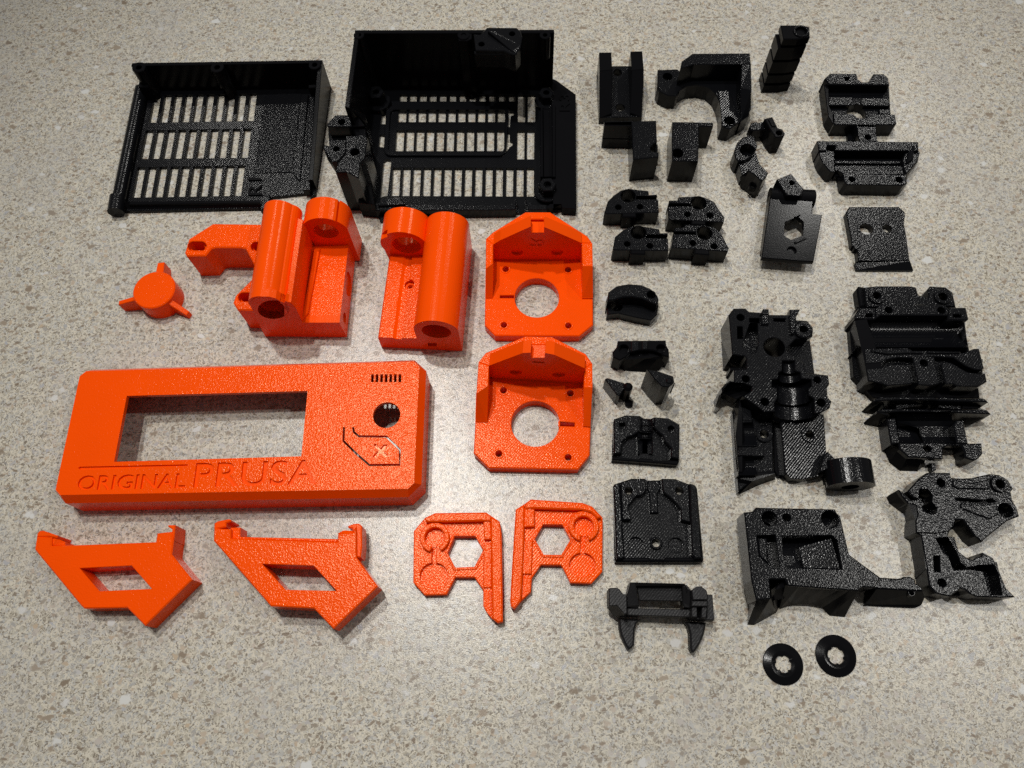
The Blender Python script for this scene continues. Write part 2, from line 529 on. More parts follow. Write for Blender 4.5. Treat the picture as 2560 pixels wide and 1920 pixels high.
# ================================================================ grey-black door with vents
def door():
    T = Thing('vented_door', 'low black tray with three rows of slots, left of the tall vented case', 'cover', mat='lined')
    t = 2.0
    fp = T.part('base_plate')
    bl = A_(310, 335, 21); br = A_(1955, 309, 21); fr = A_(1905, 1490, 0); fm = A_(1420, 1612, 0); fl = A_(160, 1640, 0)
    holes = []
    grille(T, None, A_, (515, 637), (1388, 622), (1360, 835), (475, 850), 10, .0515, t, 'lined', fp, holes)
    grille(T, None, A_, (448, 942), (1338, 928), (1310, 1153), (402, 1163), 10, .0525, t, 'lined', fp, holes)
    grille(T, None, A_, (375, 1260), (1285, 1245), (1252, 1482), (330, 1497), 10, .0535, t, 'lined', fp, holes)
    fp.prism([bl, br, fr, A_(1850, 1505, 2), A_(1850, 1460, 2), A_(1500, 1500, 2), A_(1430, 1545, 2), fm, fl], t, 0, holes, ch=0.2)
    # raised label panel
    pn = T.part('label_panel', 'black')
    pn.solid(A_, [(1462, 612), (1775, 590), (1690, 1282), (1365, 1288)], 2.35, 1.5, ch=0.15)
    def off(p, q, d):  # shift along p->q
        L = math.hypot(q[0] - p[0], q[1] - p[1]); return (p[0] + (q[0] - p[0]) / L * d, p[1] + (q[1] - p[1]) / L * d)
    bw = T.part('back_wall', 'smooth')
    bi = off(bl, fl, 2.2); bri = off(br, fr, 2.2)
    bw.prism([bl, br, bri, bi], 21, 0, ch=0.25)
    rw = T.part('side_wall', 'smooth')
    fri = off(fr, fl, 2.4)
    rw.prism([off(br, fr, 2.3), off(fr, br, 4), off(off(fr, br, 4), off(fl, bl, 4), 2.4), off(off(br, fr, 2.3), bi, 2.4)], [20.5, 9, 9, 20.5], 0, ch=0.2)
    # ledge inside the right wall and the long groove in it
    lg = T.part('inner_ledge')
    lg.solid(A_, [(1845, 640), (1890, 600), (1850, 1430), (1790, 1440), (1800, 1370)], 6, 1.8)
    lg.solid(A_, [(1770, 620), (1835, 610), (1760, 1360), (1700, 1290)], 3.0, 1.8)
    lw = T.part('hinge_bar')
    lw.tube(A_(395, 560, 4), A_(195, 1530, 4), 3.6, 3.8, n=28)
    lw.tube(A_(192, 1500, 4.2), A_(172, 1630, 4.2), 4.2, 4.2, n=32)
    lw.solid(A_, [(375, 500), (440, 520), (255, 1480), (160, 1460)], 3.4, 0)
    fw = T.part('front_lip', 'smooth')
    fw.solid(A_, [(300, 1530, 5.2), (1420, 1520, 5.2), (1425, 1552, 5.0), (1430, 1545, 5), (280, 1560, 5.0)], 5.2, 0)
    a, b = A_(250, 1535, 5.2), A_(1425, 1530, 5.2)
    c, d = A_(1432, 1612, 0.3), A_(230, 1632, 0.3)
    fw.loft([(d[0], d[1], 0), (c[0], c[1], 0), (b[0], b[1], 0), (a[0], a[1], 0)],
            [(d[0], d[1], 0.6), (c[0], c[1], 0.6), (b[0], b[1], 5), (a[0], a[1], 5)])
    hk = T.part('latch_block')
    hk.solid(A_, [(1420, 1540), (1460, 1460), (1500, 1470), (1500, 1570), (1420, 1612)], 4.5, 0)
    # screw bosses
    for u, v, r, z0 in ((368, 372, 58, 0), (1888, 350, 52, 8), (1045, 372, 58, 9)):
        p = T.part('screw_boss', 'smooth')
        p.cyl(A_, u, v, r, 21.3, z0, hole=0.42, bottom=True)
        p.cyl(A_, u, v, r * .42, 18, z0, ch=0)
    p = T.part('wall_rib', 'smooth')
    p.prism([off(A_(1020, 345, 20), fm, 2), A_(1110, 345, 20), off(A_(1110, 345, 20), fm, 5.5), off(A_(1020, 345, 20), fm, 7.5)], [20, 20, 12, 12], 0, ch=0.2)
    p = T.part('corner_post', 'smooth')
    p.solid(A_, [(372, 470), (450, 470), (450, 545), (365, 545)], 12, 0)
    p.solid(A_, [(1835, 525), (1900, 520), (1900, 548), (1835, 552)], 12, 0)
    return T
door_T = door()

# ================================================================ tall vented case
def case():
    T = Thing('vented_case', 'tall black open case with slotted floor and a hinge bracket on its left', 'case', mat='lined')
    t = 2.0; H = 42.0
    bl = B_(300, 50, H); br = B_(2022, 46, H)
    fr = B_(1900, 1640, 0); flp = B_(470, 1645, 0)
    holes = []
    fp = T.part('base_plate')
    grille(T, None, B_, (698, 630), (1690, 630), (1688, 668), (694, 668), 12, .0555, t, 'lined', fp, holes)
    grille(T, None, B_, (1713, 632), (1860, 632), (1856, 846), (1708, 846), 2, .42, t, 'lined', fp, holes)
    grille(T, None, B_, (686, 741), (1600, 741), (1597, 846), (680, 846), 11, .068, t, 'lined', fp, holes)
    grille(T, None, B_, (667, 940), (1592, 940), (1590, 1097), (657, 1097), 11, .067, t, 'lined', fp, holes)
    grille(T, None, B_, (1706, 942), (1852, 942), (1847, 1168), (1702, 1168), 2, .42, t, 'lined', fp, holes)
    grille(T, None, B_, (636, 1262), (1848, 1264), (1845, 1490), (622, 1484), 14, .0495, t, 'lined', fp, holes)
    for q in ([(545, 760), (590, 755), (580, 875), (528, 875)], [(522, 965), (570, 965), (560, 1078), (512, 1070)],
              [(552, 1195), (575, 1178), (605, 1180), (618, 1200), (585, 1495), (545, 1500), (525, 1512)],
              [(1622, 722), (1640, 740), (1645, 760), (1672, 765), (1672, 800), (1648, 805), (1640, 900), (1622, 900), (1630, 800)],
              [(1622, 945), (1638, 945), (1640, 1015), (1665, 1025), (1662, 1060), (1638, 1075), (1615, 1110), (1590, 1128), (1612, 1080)]):
        holes.append([B_(p[0], p[1], 1.0) for p in q])
    right = [B_(2010, 452, 6), B_(2040, 482, 6), B_(2210, 606, 6), B_(2214, 1560, 6)]
    fp.prism([bl, br, (br[0], fr[1] - 0), (B_(520, 1500, t)[0], fr[1]), B_(420, 1350, t), B_(400, 700, t)], t, 0, holes, ch=0.1)
    # raised frame of the lift-out panel
    fr_ = T.part('panel_frame')
    def rr(x0, y0, x1, y1, r, z, n=6):
        pts = []
        for cx, cy, a in ((x1 - r, y0 + r, -90), (x1 - r, y1 - r, 0), (x0 + r, y1 - r, 90), (x0 + r, y0 + r, 180)):
            for i in range(n + 1):
                th = math.radians(a + 90 * i / n)
                pts.append((cx + r * math.cos(th), cy + r * math.sin(th)))
        return pts
    o = rr(572, 705, 1632, 1136, 60, 3.2); i_ = rr(610, 738, 1612, 1108, 40, 3.2)
    o = [(x - (y - 720) * .06, y) for x, y in o]; i_ = [(x - (y - 720) * .06, y) for x, y in i_]
    fr_.solid(B_, o, 3.4, 1.8, [i_], ch=0.25)
    side = T.part('side_flange', 'smooth')
    side.prism([(br[0] - 0.5, right[0][1] - 1), right[1], right[2], right[3], B_(2215, 1600, 6), B_(2090, 1590, 6), B_(2085, 1560, 6), B_(1990, 1560, 6), B_(1960, 1590, 6), (br[0] - 6, B_(1960, 1590, 6)[1])], 6, 0, ch=0.3)
    tx = T
    ch_ = T.part('channel_rail', 'smooth')
    ch_.solid(B_, [(1905, 720), (1925, 720), (1930, 1320), (1905, 1320)], 6.5, 1.5)
    ch_.solid(B_, [(2008, 700), (2035, 700), (2035, 1320), (2008, 1320)], 7.5, 1.5)
    ch_.solid(B_, [(1925, 720), (2008, 720), (2008, 1320), (1930, 1320)], 4.0, 1.5)
    # walls
    th = 2.4
    bw = T.part('back_wall', 'smooth')
    bw.prism([bl, br, (br[0], br[1] - th), (bl[0], bl[1] - th)], H, 0, ch=0.3)
    lf = B_(214, 715, 40)
    lw = T.part('side_wall', 'smooth')
    lw.prism([(bl[0], bl[1] - th + .1), (lf[0], lf[1]), (lf[0] + th, lf[1] - 1), (bl[0] + th, bl[1] - th + .1)], [H, 40, 40, H], 0, ch=0.3)
    lw2 = T.part('side_wall', 'smooth')
    lw2.solid(B_, [(214, 715, 40), (245, 715, 40), (395, 800, 22), (385, 850, 22), (300, 770, 30)], 30, 0)
    for u, v, r in ((335, 92, 46), (1240, 92, 52), (1945, 92, 48)):
        p = T.part('screw_boss', 'smooth')
        p.cyl(B_, u, v, r, H + .3, 28, hole=0.4, bottom=True); p.cyl(B_, u, v, r * .4, H - 3, 28, ch=0)
    rb = T.part('wall_rib', 'smooth')
    rb.prism([B_(1175, 60, H), B_(1312, 58, H), B_(1312, 120, H), B_(1270, 140, H), B_(1200, 138, H)], H - .4, 0, ch=0.3)
    rb = T.part('wall_rib', 'smooth')
    rb.solid(B_, [(310, 130), (400, 130), (470, 470, 14), (420, 480, 14), (330, 180)], 38, 0)
    # split post where the cable bracket sits
    cb = T.part('cable_bracket', 'black')
    cb.solid(B_, [(1328, 84), (1386, 88), (1442, 28), (1700, 30), (1735, 62), (1748, 110), (1732, 205), (1690, 268), (1640, 255), (1590, 232), (1345, 226)],
             44, 33, [('c', 1395, 172, 26), ('c', 1660, 82, 26)], ch=0.4, bottom=True)
    cb.solid(B_, [(1450, 60, 46), (1500, 55, 46), (1735, 180, 44), (1700, 255, 44), (1660, 235, 44.5)], 45, 40)
    cb.solid(B_, [(1330, 232), (1590, 236), (1600, 262), (1335, 258)], 42, 36, bottom=True)
    # small clips on the back wall
    for u in (740, 828):
        p = T.part('wall_clip', 'black')
        p.prism([B_(u - 14, 190, 30), B_(u + 16, 190, 30), (B_(u + 16, 190, 30)[0], bl[1] - 1), (B_(u - 14, 190, 30)[0], bl[1] - 1)], 35, 28, ch=0.3, bottom=True)
    # board posts
    for u, v, r, z in ((480, 585, 70, 12), (1955, 590, 64, 10), (1965, 1385, 70, 10)):
        p = T.part('board_post', 'black')
        c = B_(u, v, z)
        R = 3.9 * r / 66
        p.prism(circle(c, R * 1.12, 6), z, 0, [circle(c, R * .45, 18)], ch=0.4)
        p.prism(circle(c, R * .45, 18), z - 3, 0, ch=0)
        p.prism(circle(c, R * 1.7, 28), z * .45, 0, ch=0.3)
    fl = T.part('front_lip', 'black')
    fl.solid(B_, [(470, 1545), (700, 1560), (1240, 1560), (1640, 1560), (1690, 1510), (1705, 1510), (1690, 1560), (1690, 1600), (1660, 1606), (480, 1612), (440, 1560)], 7, 0)
    fl.solid(B_, [(1785, 1560), (1770, 1508), (1790, 1508), (1840, 1560), (1960, 1560), (1960, 1606), (1800, 1606)], 7, 0)
    fl.solid(B_, [(520, 1500), (690, 1495), (740, 1560), (500, 1570)], 8.5, 0)
    # hinge bracket at the left
    tw = T.part('hinge_tower', 'black')
    tw.solid(B_, [(222, 966), (395, 958), (410, 1010), (385, 1160), (345, 1200), (335, 1335), (230, 1280), (135, 1282), (150, 1180), (215, 1100)], 32, 0, [('c', 300, 1105, 38)], ch=0.4)
    tw.cyl(B_, 300, 1105, 38, 24, 0, ch=0)
    e1 = T.part('hinge_ear', 'black')
    e1.solid(B_, [(58, 866), (132, 785), (255, 785), (275, 886), (70, 890)], 34, 24, [('c', 185, 845, 30)], bottom=True)
    e1.cyl(B_, 185, 845, 30, 30, 24, ch=0)
    e2 = T.part('hinge_ear', 'black')
    e2.solid(B_, [(75, 1000), (222, 1000), (218, 1110), (150, 1190), (105, 1192), (28, 1072), (36, 1042), (80, 1052)], 33, 24, [('c', 140, 1078, 26)], bottom=True)
    e2.cyl(B_, 140, 1078, 26, 29, 24, ch=0)
    wb = T.part('hinge_web', 'smooth')
    wb.solid(B_, [(70, 880), (392, 880), (395, 1005), (75, 1010)], 26, 0)
    wb.solid(B_, [(250, 790), (330, 800), (390, 880), (260, 890)], 28, 0)
    wb.solid(B_, [(330, 1335), (350, 1200), (420, 1180), (470, 1560), (330, 1545)], 12, 0)
    return T
case_T = case()

# ================================================================ black brackets, upper middle
def u_bracket():
    T = Thing('bearing_bracket', 'black U-shaped bracket with two prongs and a screw channel, right of the tall case', 'bracket')
    b = T.part('base')
    b.solid(C_, [(248, 1082), (700, 1072), (722, 640), (700, 528), (230, 530), (222, 640)], 5, 0, [('c', 443, 600, 44), ('c', 470, 972, 48)], m=1)
    for pts, sl in (([(246, 385), (376, 383), (386, 572), (250, 585)], [(250, 585, 18), (386, 572, 18), (380, 1035, 6.5), (247, 1084, 5)]),
                    ([(580, 374), (705, 371), (722, 568), (592, 577)], [(592, 577, 18), (722, 568, 18), (700, 1074, 5), (578, 1028, 6.5)])):
        p = T.part('prong')
        p.solid(C_, pts, 18, 0, m=2); p.solid(C_, sl, 18, 0, m=2)
    return T
u_bracket()

def y_motor():
    T = Thing('motor_bracket', 'large black motor bracket with a half-round cut-out below its angled wall', 'bracket')
    b = T.part('base')
    b.solid(C_, [(870, 570), (1080, 562), (1120, 600), (1255, 500), (1862, 500), (1864, 985), (1795, 1090), (1640, 1200), (1546, 1182), (1545, 1010), (1520, 900),
                 (1480, 820), (1410, 758), (1290, 730), (1180, 745), (1105, 790), (1068, 850), (985, 848), (888, 800), (864, 750)], 10, 0,
            [('c', 975, 642, 50), ('c', 1632, 1112, 54), ('c', 1240, 605, 50)], ch=0.4)
    b.solid(C_, [(1510, 790), (1635, 790), (1725, 1070), (1715, 1140), (1560, 1180)], 10.6, 9, [('c', 1632, 1112, 54)], m=1)
    w = T.part('motor_wall')
    w.solid(C_, [(1110, 560), (1125, 480), (1240, 398), (1848, 393), (1862, 512), (1255, 514)], 22, 0, m=0)
    s = T.part('side_gusset')
    s.solid(C_, [(1762, 512, 22), (1862, 510, 22), (1866, 790, 21), (1840, 1060, 11), (1755, 1120, 11), (1752, 760, 20)], 22, 0)
    s = T.part('side_gusset')
    s.solid(C_, [(1105, 610), (1255, 512, 20), (1275, 512, 20), (1180, 620, 12)], 14, 0)
    return T
y_motor()

def tower():
    T = Thing('belt_tensioner', 'narrow black ridged block standing upright at the back of the black pieces', 'block')
    core = T.part('core', 'smooth')
    top = [(838, 122), (1115, 122), (1200, 138), (1238, 152), (1246, 290), (1180, 300), (1080, 316), (875, 318)]
    xy = [R_(u, v, 38) for u, v in top]
    cx = sum(p[0] for p in xy) / 8; cy = sum(p[1] for p in xy) / 8
    if area(xy) < 0: xyc = xy[::-1]
    else: xyc = xy
    core.prism(inset(xyc, 1.3), 37, 0, ch=0)
    for z0, z1 in ((33.8, 38), (24.0, 32.2), (14.6, 22.4), (7.4, 13.0), (0, 5.6)):
        p = T.part('ridge', 'smooth')
        if z1 == 38:
            p.prism(xyc, z1, z0, [circle(R_(1125, 205, 38), 3.1, 24)], ch=0.4, bottom=True)
        else:
            lo = min(q[0] for q in xyc)
            rid = [(q[0] - (1.0 if q[0] < lo + 1.6 else 0), q[1]) for q in xyc]
            p.prism(rid, z1, z0, ch=0.15, bottom=True)
    p = T.part('screw_boss')
    c = R_(1125, 205, 38.6)
    p.prism(circle(c, 4.1, 28), 38.7, 36, [circle(c, 2.9, 24)], ch=0.3)
    return T
tower()

def cable_blocks():
    T = Thing('rod_block', 'black L-shaped block with its slotted arm on the left, under the U-shaped bracket', 'block')
    b = T.part('body')
    b.solid(C_, [(590, 1118), (852, 1108), (862, 1340), (820, 1362), (790, 1395), (800, 1440), (858, 1442), (880, 1445), (880, 1500), (606, 1526)], 18, 0, ch=0.4)
    b.solid(C_, [(800, 1365), (870, 1360), (870, 1440), (800, 1440)], 11, 0)
    a = T.part('arm')
    a.solid(C_, [(298, 1124), (600, 1118), (600, 1166), (300, 1162)], 18, 11.5, ch=0.4, bottom=True)
    a.solid(C_, [(298, 1124, 18), (600, 1118, 18), (600, 1160, 18), (300, 1155, 18)], 11.6, 7.4, ch=0)
    a2 = [C_(298, 1124, 18), C_(600, 1118, 18), C_(600, 1166, 18), C_(300, 1162, 18)]
    a.prism([(p[0], p[1]) for p in a2], 7.4, 0, ch=0.2)
    T = Thing('rod_block', 'black L-shaped block with a short arm pointing right, beside the half-round cut-out', 'block')
    b = T.part('body')
    b.solid(C_, [(1025, 1122), (1310, 1126), (1310, 1180), (1300, 1546), (1022, 1540), (1018, 1300)], 17, 0, [('c', 1082, 1456, 58)], ch=0.4)
    b.cyl(C_, 1082, 1456, 58, 11, 0, ch=0)
    a = T.part('arm')
    a.solid(C_, [(1300, 1126), (1460, 1130), (1458, 1176), (1300, 1174)], 17, 0, ch=0.4)
cable_blocks()

def lever():
    T = Thing('sensor_lever', 'tiny black lever with an eye and a stub arm, just above the bent link', 'lever')
    b = T.part('body', 'smooth')
    b.solid(S_, [(769, -26), (907, -59), (1000, 130), (1080, 155), (1128, 230), (1100, 285), (965, 300), (885, 190)], 13, 0, [('c', 1022, 222, 52)], ch=0.4)
    b.cyl(S_, 1022, 222, 52, 7, 0, ch=0)
    b.solid(S_, [(830, -15), (900, -25), (965, 110), (900, 110)], 13.6, 12)
    a = T.part('stub_arm')
    a.solid(S_, [(500, 132), (545, 45), (630, 18), (660, 40), (760, 15), (780, 160), (700, 170), (575, 180), (520, 165)], 9, 3.5, ch=0.5, bottom=True)
    return T
lever()

def link():
    T = Thing('bent_link', 'small black bent link with a round socket at its upper end, lying diagonally', 'link')
    b = T.part('body')
    b.solid(S_, [(310, 712), (420, 700), (625, 560), (690, 770), (640, 820), (480, 890), (380, 960)], 8, 0, m=1)
    l = T.part('socket')
    l.solid(S_, [(245, 545), (262, 480), (300, 385), (400, 290), (500, 262), (560, 272), (598, 300), (628, 380), (650, 430), (612, 565), (540, 640), (420, 702), (310, 712), (262, 640)], 10, 0,
            [('c', 475, 520, 130)], ch=0.5)
    l.cyl(S_, 475, 520, 130, 4, 0, ch=0)
    f = T.part('foot')
    f.solid(S_, [(492, 880), (600, 768), (690, 768), (832, 912), (800, 985), (745, 1042), (690, 1040), (620, 960)], 15, 0, ch=0.4, m=1)
    lo = [(*S_(360, 1190, 0), 0), (*S_(600, 1310, 0), 0), (*S_(735, 1160, 0), 0), (*S_(832, 930, 6), 0), (*S_(690, 768, 8), 0), (*S_(380, 930, 8), 0)]
    hi = [(*S_(345, 980, 9), 9), (*S_(640, 950, 14), 14), (*S_(745, 1042, 14.5), 14.5), (*S_(832, 915, 14.5), 14.5), (*S_(690, 770, 12), 12), (*S_(490, 880, 14), 14)]
    f.loft(lo, hi)
    c = S_(560, 1100, 7)
    e = T.part('nut_pocket', 'smooth')
    e.prism(circle((c[0], c[1] - 1.6), 2.2, 20), 8.0, 5.0, [circle((c[0], c[1] - 1.6), 1.5, 20)], ch=0.2)
    return T
link()

def pinda():
    T = Thing('sensor_plate', 'flat black plate with a hexagonal hole through which bright counter shows', 'plate', mat='smooth')
    z = 9.0
    top = [(600, 440), (1340, 500), (1318, 785), (1492, 802), (1342, 1616), (1168, 1612), (440, 1552), (520, 1000)]
    p = T.part('plate')
    hexh = [(850, 940), (1064, 842), (1170, 935), (1155, 1160), (955, 1240), (830, 1160)]
    p.solid(T_, top, z, z - 2.4, [hexh, ('c', 965, 1425, 78)], ch=0.4, bottom=True)
    p.solid(T_, [(875, 1335), (1050, 1335), (1060, 1520), (870, 1520)], z - 1.4, z - 2.4, ch=0, bottom=True)
    b = T.part('hinge_barrel')
    b.tube(T_(575, 500, 6), T_(1335, 540, 6), 4.6, 6.2, n=36)
    s = T.part('side_wall')
    s.solid(T_, [(590, 470), (640, 470), (520, 1400), (470, 1400)], z - 2.3, 0.0, ch=0.2)
    n = T.part('nut_ridge')
    n.solid(T_, [(1010, 1270), (1200, 1190), (1225, 1215), (1030, 1300)], z + .7, z - 1)
    n = T.part('nut_ridge')
    n.solid(T_, [(1010, 832), (1110, 794), (1125, 812), (1030, 854)], z + .7, z - 1)
    return T
pinda()

def pent():
    T = Thing('wedge_block', 'small black pointed block tucked behind the plate with the hexagonal hole', 'block')
    b = T.part('body')
    b.solid(T_, [(705, 196), (940, 98), (975, 110), (1095, 270), (1168, 345), (1172, 375), (1150, 430), (1120, 480), (880, 470), (830, 400)], 13, 0, [('c', 965, 255, 44)], ch=0.4)
    b.cyl(T_, 965, 255, 44, 7, 0, ch=0)
    return T
pent()

def clamps():
    data = [
     ('black rod clamp, back left one of the four, its straight side on the right', [(300, 475), (340, 350), (400, 290), (480, 235), (560, 215), (640, 228), (770, 240), (776, 284), (860, 278), (864, 300), (640, 302), (640, 330), (866, 330), (876, 345), (882, 470), (330, 488)],
      (555, 296, 80), (450, 415, 33), (680, 410, 33), [(492, 470), (640, 468), (640, 520), (492, 520)]),
     ('black rod clamp, back right one of the four, its straight side on the left', [(1577, 540), (1580, 520), (1520, 440), (1470, 355), (1370, 310), (1310, 293), (1220, 300), (1092, 307), (1080, 340), (990, 343), (986, 372), (1222, 378), (1222, 405), (988, 404), (976, 440), (982, 548), (1572, 576)],
      (1305, 372, 82), (1187, 492, 33), (1425, 503, 34), [(1230, 545), (1380, 552), (1380, 605), (1230, 598)]),
     ('black rod clamp, front left one of the four, between two others', [(390, 862), (415, 730), (500, 660), (590, 620), (662, 612), (745, 625), (885, 648), (892, 690), (976, 688), (978, 712), (745, 712), (745, 740), (978, 746), (984, 880), (400, 872)],
      (665, 686, 82), (545, 806, 33), (785, 826, 33), [(580, 860), (738, 864), (738, 918), (580, 914)]),
     ('black rod clamp, front right one of the four, pushed against the clamp behind', [(1627, 850), (1590, 780), (1540, 680), (1450, 622), (1365, 605), (1290, 608), (1162, 598), (1145, 630), (1052, 632), (1042, 672), (1280, 680), (1282, 705), (1040, 700), (1030, 740), (1012, 846), (1616, 888)],
      (1365, 690, 84), (1242, 797, 34), (1470, 832, 34), [(1262, 855), (1418, 868), (1418, 925), (1262, 912)])]
    for lab, out, c, h1, h2, tab in data:
        T = Thing('rod_clamp', lab, 'clamp', 'small black rod clamps lying in two rows')
        b = T.part('body')
        b.solid(D_, out, 10.5, 0, [('c', *c), ('c', *h1), ('c', *h2)], ch=0.35)
        b.cyl(D_, c[0], c[1], c[2], 1.2, 0, ch=0)
        for h in (h1, h2): b.cyl(D_, *h, 6.5, 0, ch=0, n=20)
        t = T.part('clip_tab', 'smooth')
        t.solid(D_, tab, 10.2, 0, ch=0.5)
        for s in (-1, 1):   # dark nut slots beside the tab
            mx = (tab[0][0] + tab[1][0]) / 2
clamps()

def domes():
    T = Thing('cable_guide', 'black guide with a curved rear wall, below the four rod clamps', 'guide')
    b = T.part('base', 'lined')
    b.solid(D_, [(322, 1400), (350, 1320), (440, 1260), (580, 1240), (720, 1255), (830, 1310), (878, 1385), (876, 1470), (862, 1560), (800, 1620), (640, 1590), (450, 1545), (330, 1560)], 6, 0,
            [('c', 432, 1468, 62)], ch=0.4)
    b.cyl(D_, 432, 1468, 62, 2.5, 0, ch=0)
    a = T.part('curved_wall', 'black')
    a.solid(D_, [(332, 1412), (345, 1318), (430, 1254), (560, 1230), (700, 1242), (800, 1285), (868, 1355), (880, 1400), (862, 1452), (800, 1430), (700, 1385), (600, 1368), (500, 1372), (410, 1400)], 13, 0,
            [('c', 800, 1345, 45)], ch=0.5)
    a.cyl(D_, 800, 1345, 45, 8, 0, ch=0)
    T = Thing('cable_guide', 'black arched bracket standing on its wide face above two small wedges', 'guide')
    b = T.part('body', 'smooth')
    b.solid(G_, [(725, 356), (1550, 346), (1562, 430), (1600, 500), (1612, 640), (1520, 620), (1450, 560), (1330, 525), (1200, 515), (1060, 530), (940, 560), (860, 640), (760, 700), (640, 640), (632, 550), (705, 460)], 12, 0,
            [('c', 830, 500, 88), ('c', 1470, 490, 80)], ch=0.5)
    b.cyl(G_, 830, 500, 88, 7, 0, ch=0); b.cyl(G_, 1470, 490, 80, 7, 0, ch=0)
    r = T.part('rib', 'black')
    r.solid(G_, [(950, 365), (1090, 362), (1090, 520), (960, 545)], 13.2, 8); r.solid(G_, [(1140, 360), (1240, 358), (1240, 512), (1140, 512)], 13.2, 8)
    f = T.part('front_foot', 'smooth')
    lo = [(*G_(645, 745, 0), 0), (*G_(830, 880, 0), 0), (*G_(1200, 905, 0), 0), (*G_(1430, 880, 0), 0), (*G_(1612, 710, 0), 0), (*G_(1600, 520, 8), 0), (*G_(720, 480, 8), 0)]
    hi = [(*G_(640, 600, 9), 9), (*G_(850, 690, 9), 9), (*G_(1180, 680, 8), 8), (*G_(1400, 680, 8), 8), (*G_(1610, 620, 9), 9), (*G_(1600, 500, 9), 9), (*G_(700, 480, 9), 9)]
    f.loft(lo, hi)
domes()

def wedges():
    T = Thing('idler_wedge', 'low black wedge with a round pin at its thick end, left one of two', 'wedge', 'little black wedges')
    b = T.part('wedge')
    b.solid(G_, [(498, 1020), (540, 998), (620, 1020), (840, 1090), (830, 1200), (750, 1315), (700, 1290)], 11, 0, ch=0.4)
    c = T.part('pin', 'smooth'); c.cyl(G_, 905, 1140, 82, 14, 0, ch=1.2)
    f = T.part('pin_foot', 'smooth'); f.cyl(G_, 915, 1430, 70, 2, 0)
    T = Thing('idler_wedge', 'taller black wedge with a slot in its flank, right one of two', 'wedge', 'little black wedges')
    b = T.part('wedge', 'smooth')
    b.solid(G_, [(1226, 850), (1420, 880), (1680, 968), (1702, 1070), (1610, 1160), (1482, 1150), (1350, 1010)], 22, 0, ch=0.4, m=1)
    c = T.part('pin'); c.cyl(G_, 1610, 1050, 80, 22.6, 0, ch=1.2)
    k = G_(1560, 1165, 15)
    s = T.part('tooth', 'black'); s.solid(G_, [(1660, 1075), (1712, 1080), (1700, 1130), (1650, 1130)], 17, 12, bottom=True); s.solid(G_, [(1640, 1160), (1672, 1170), (1660, 1220), (1630, 1210)], 9, 5, bottom=True)
wedges()

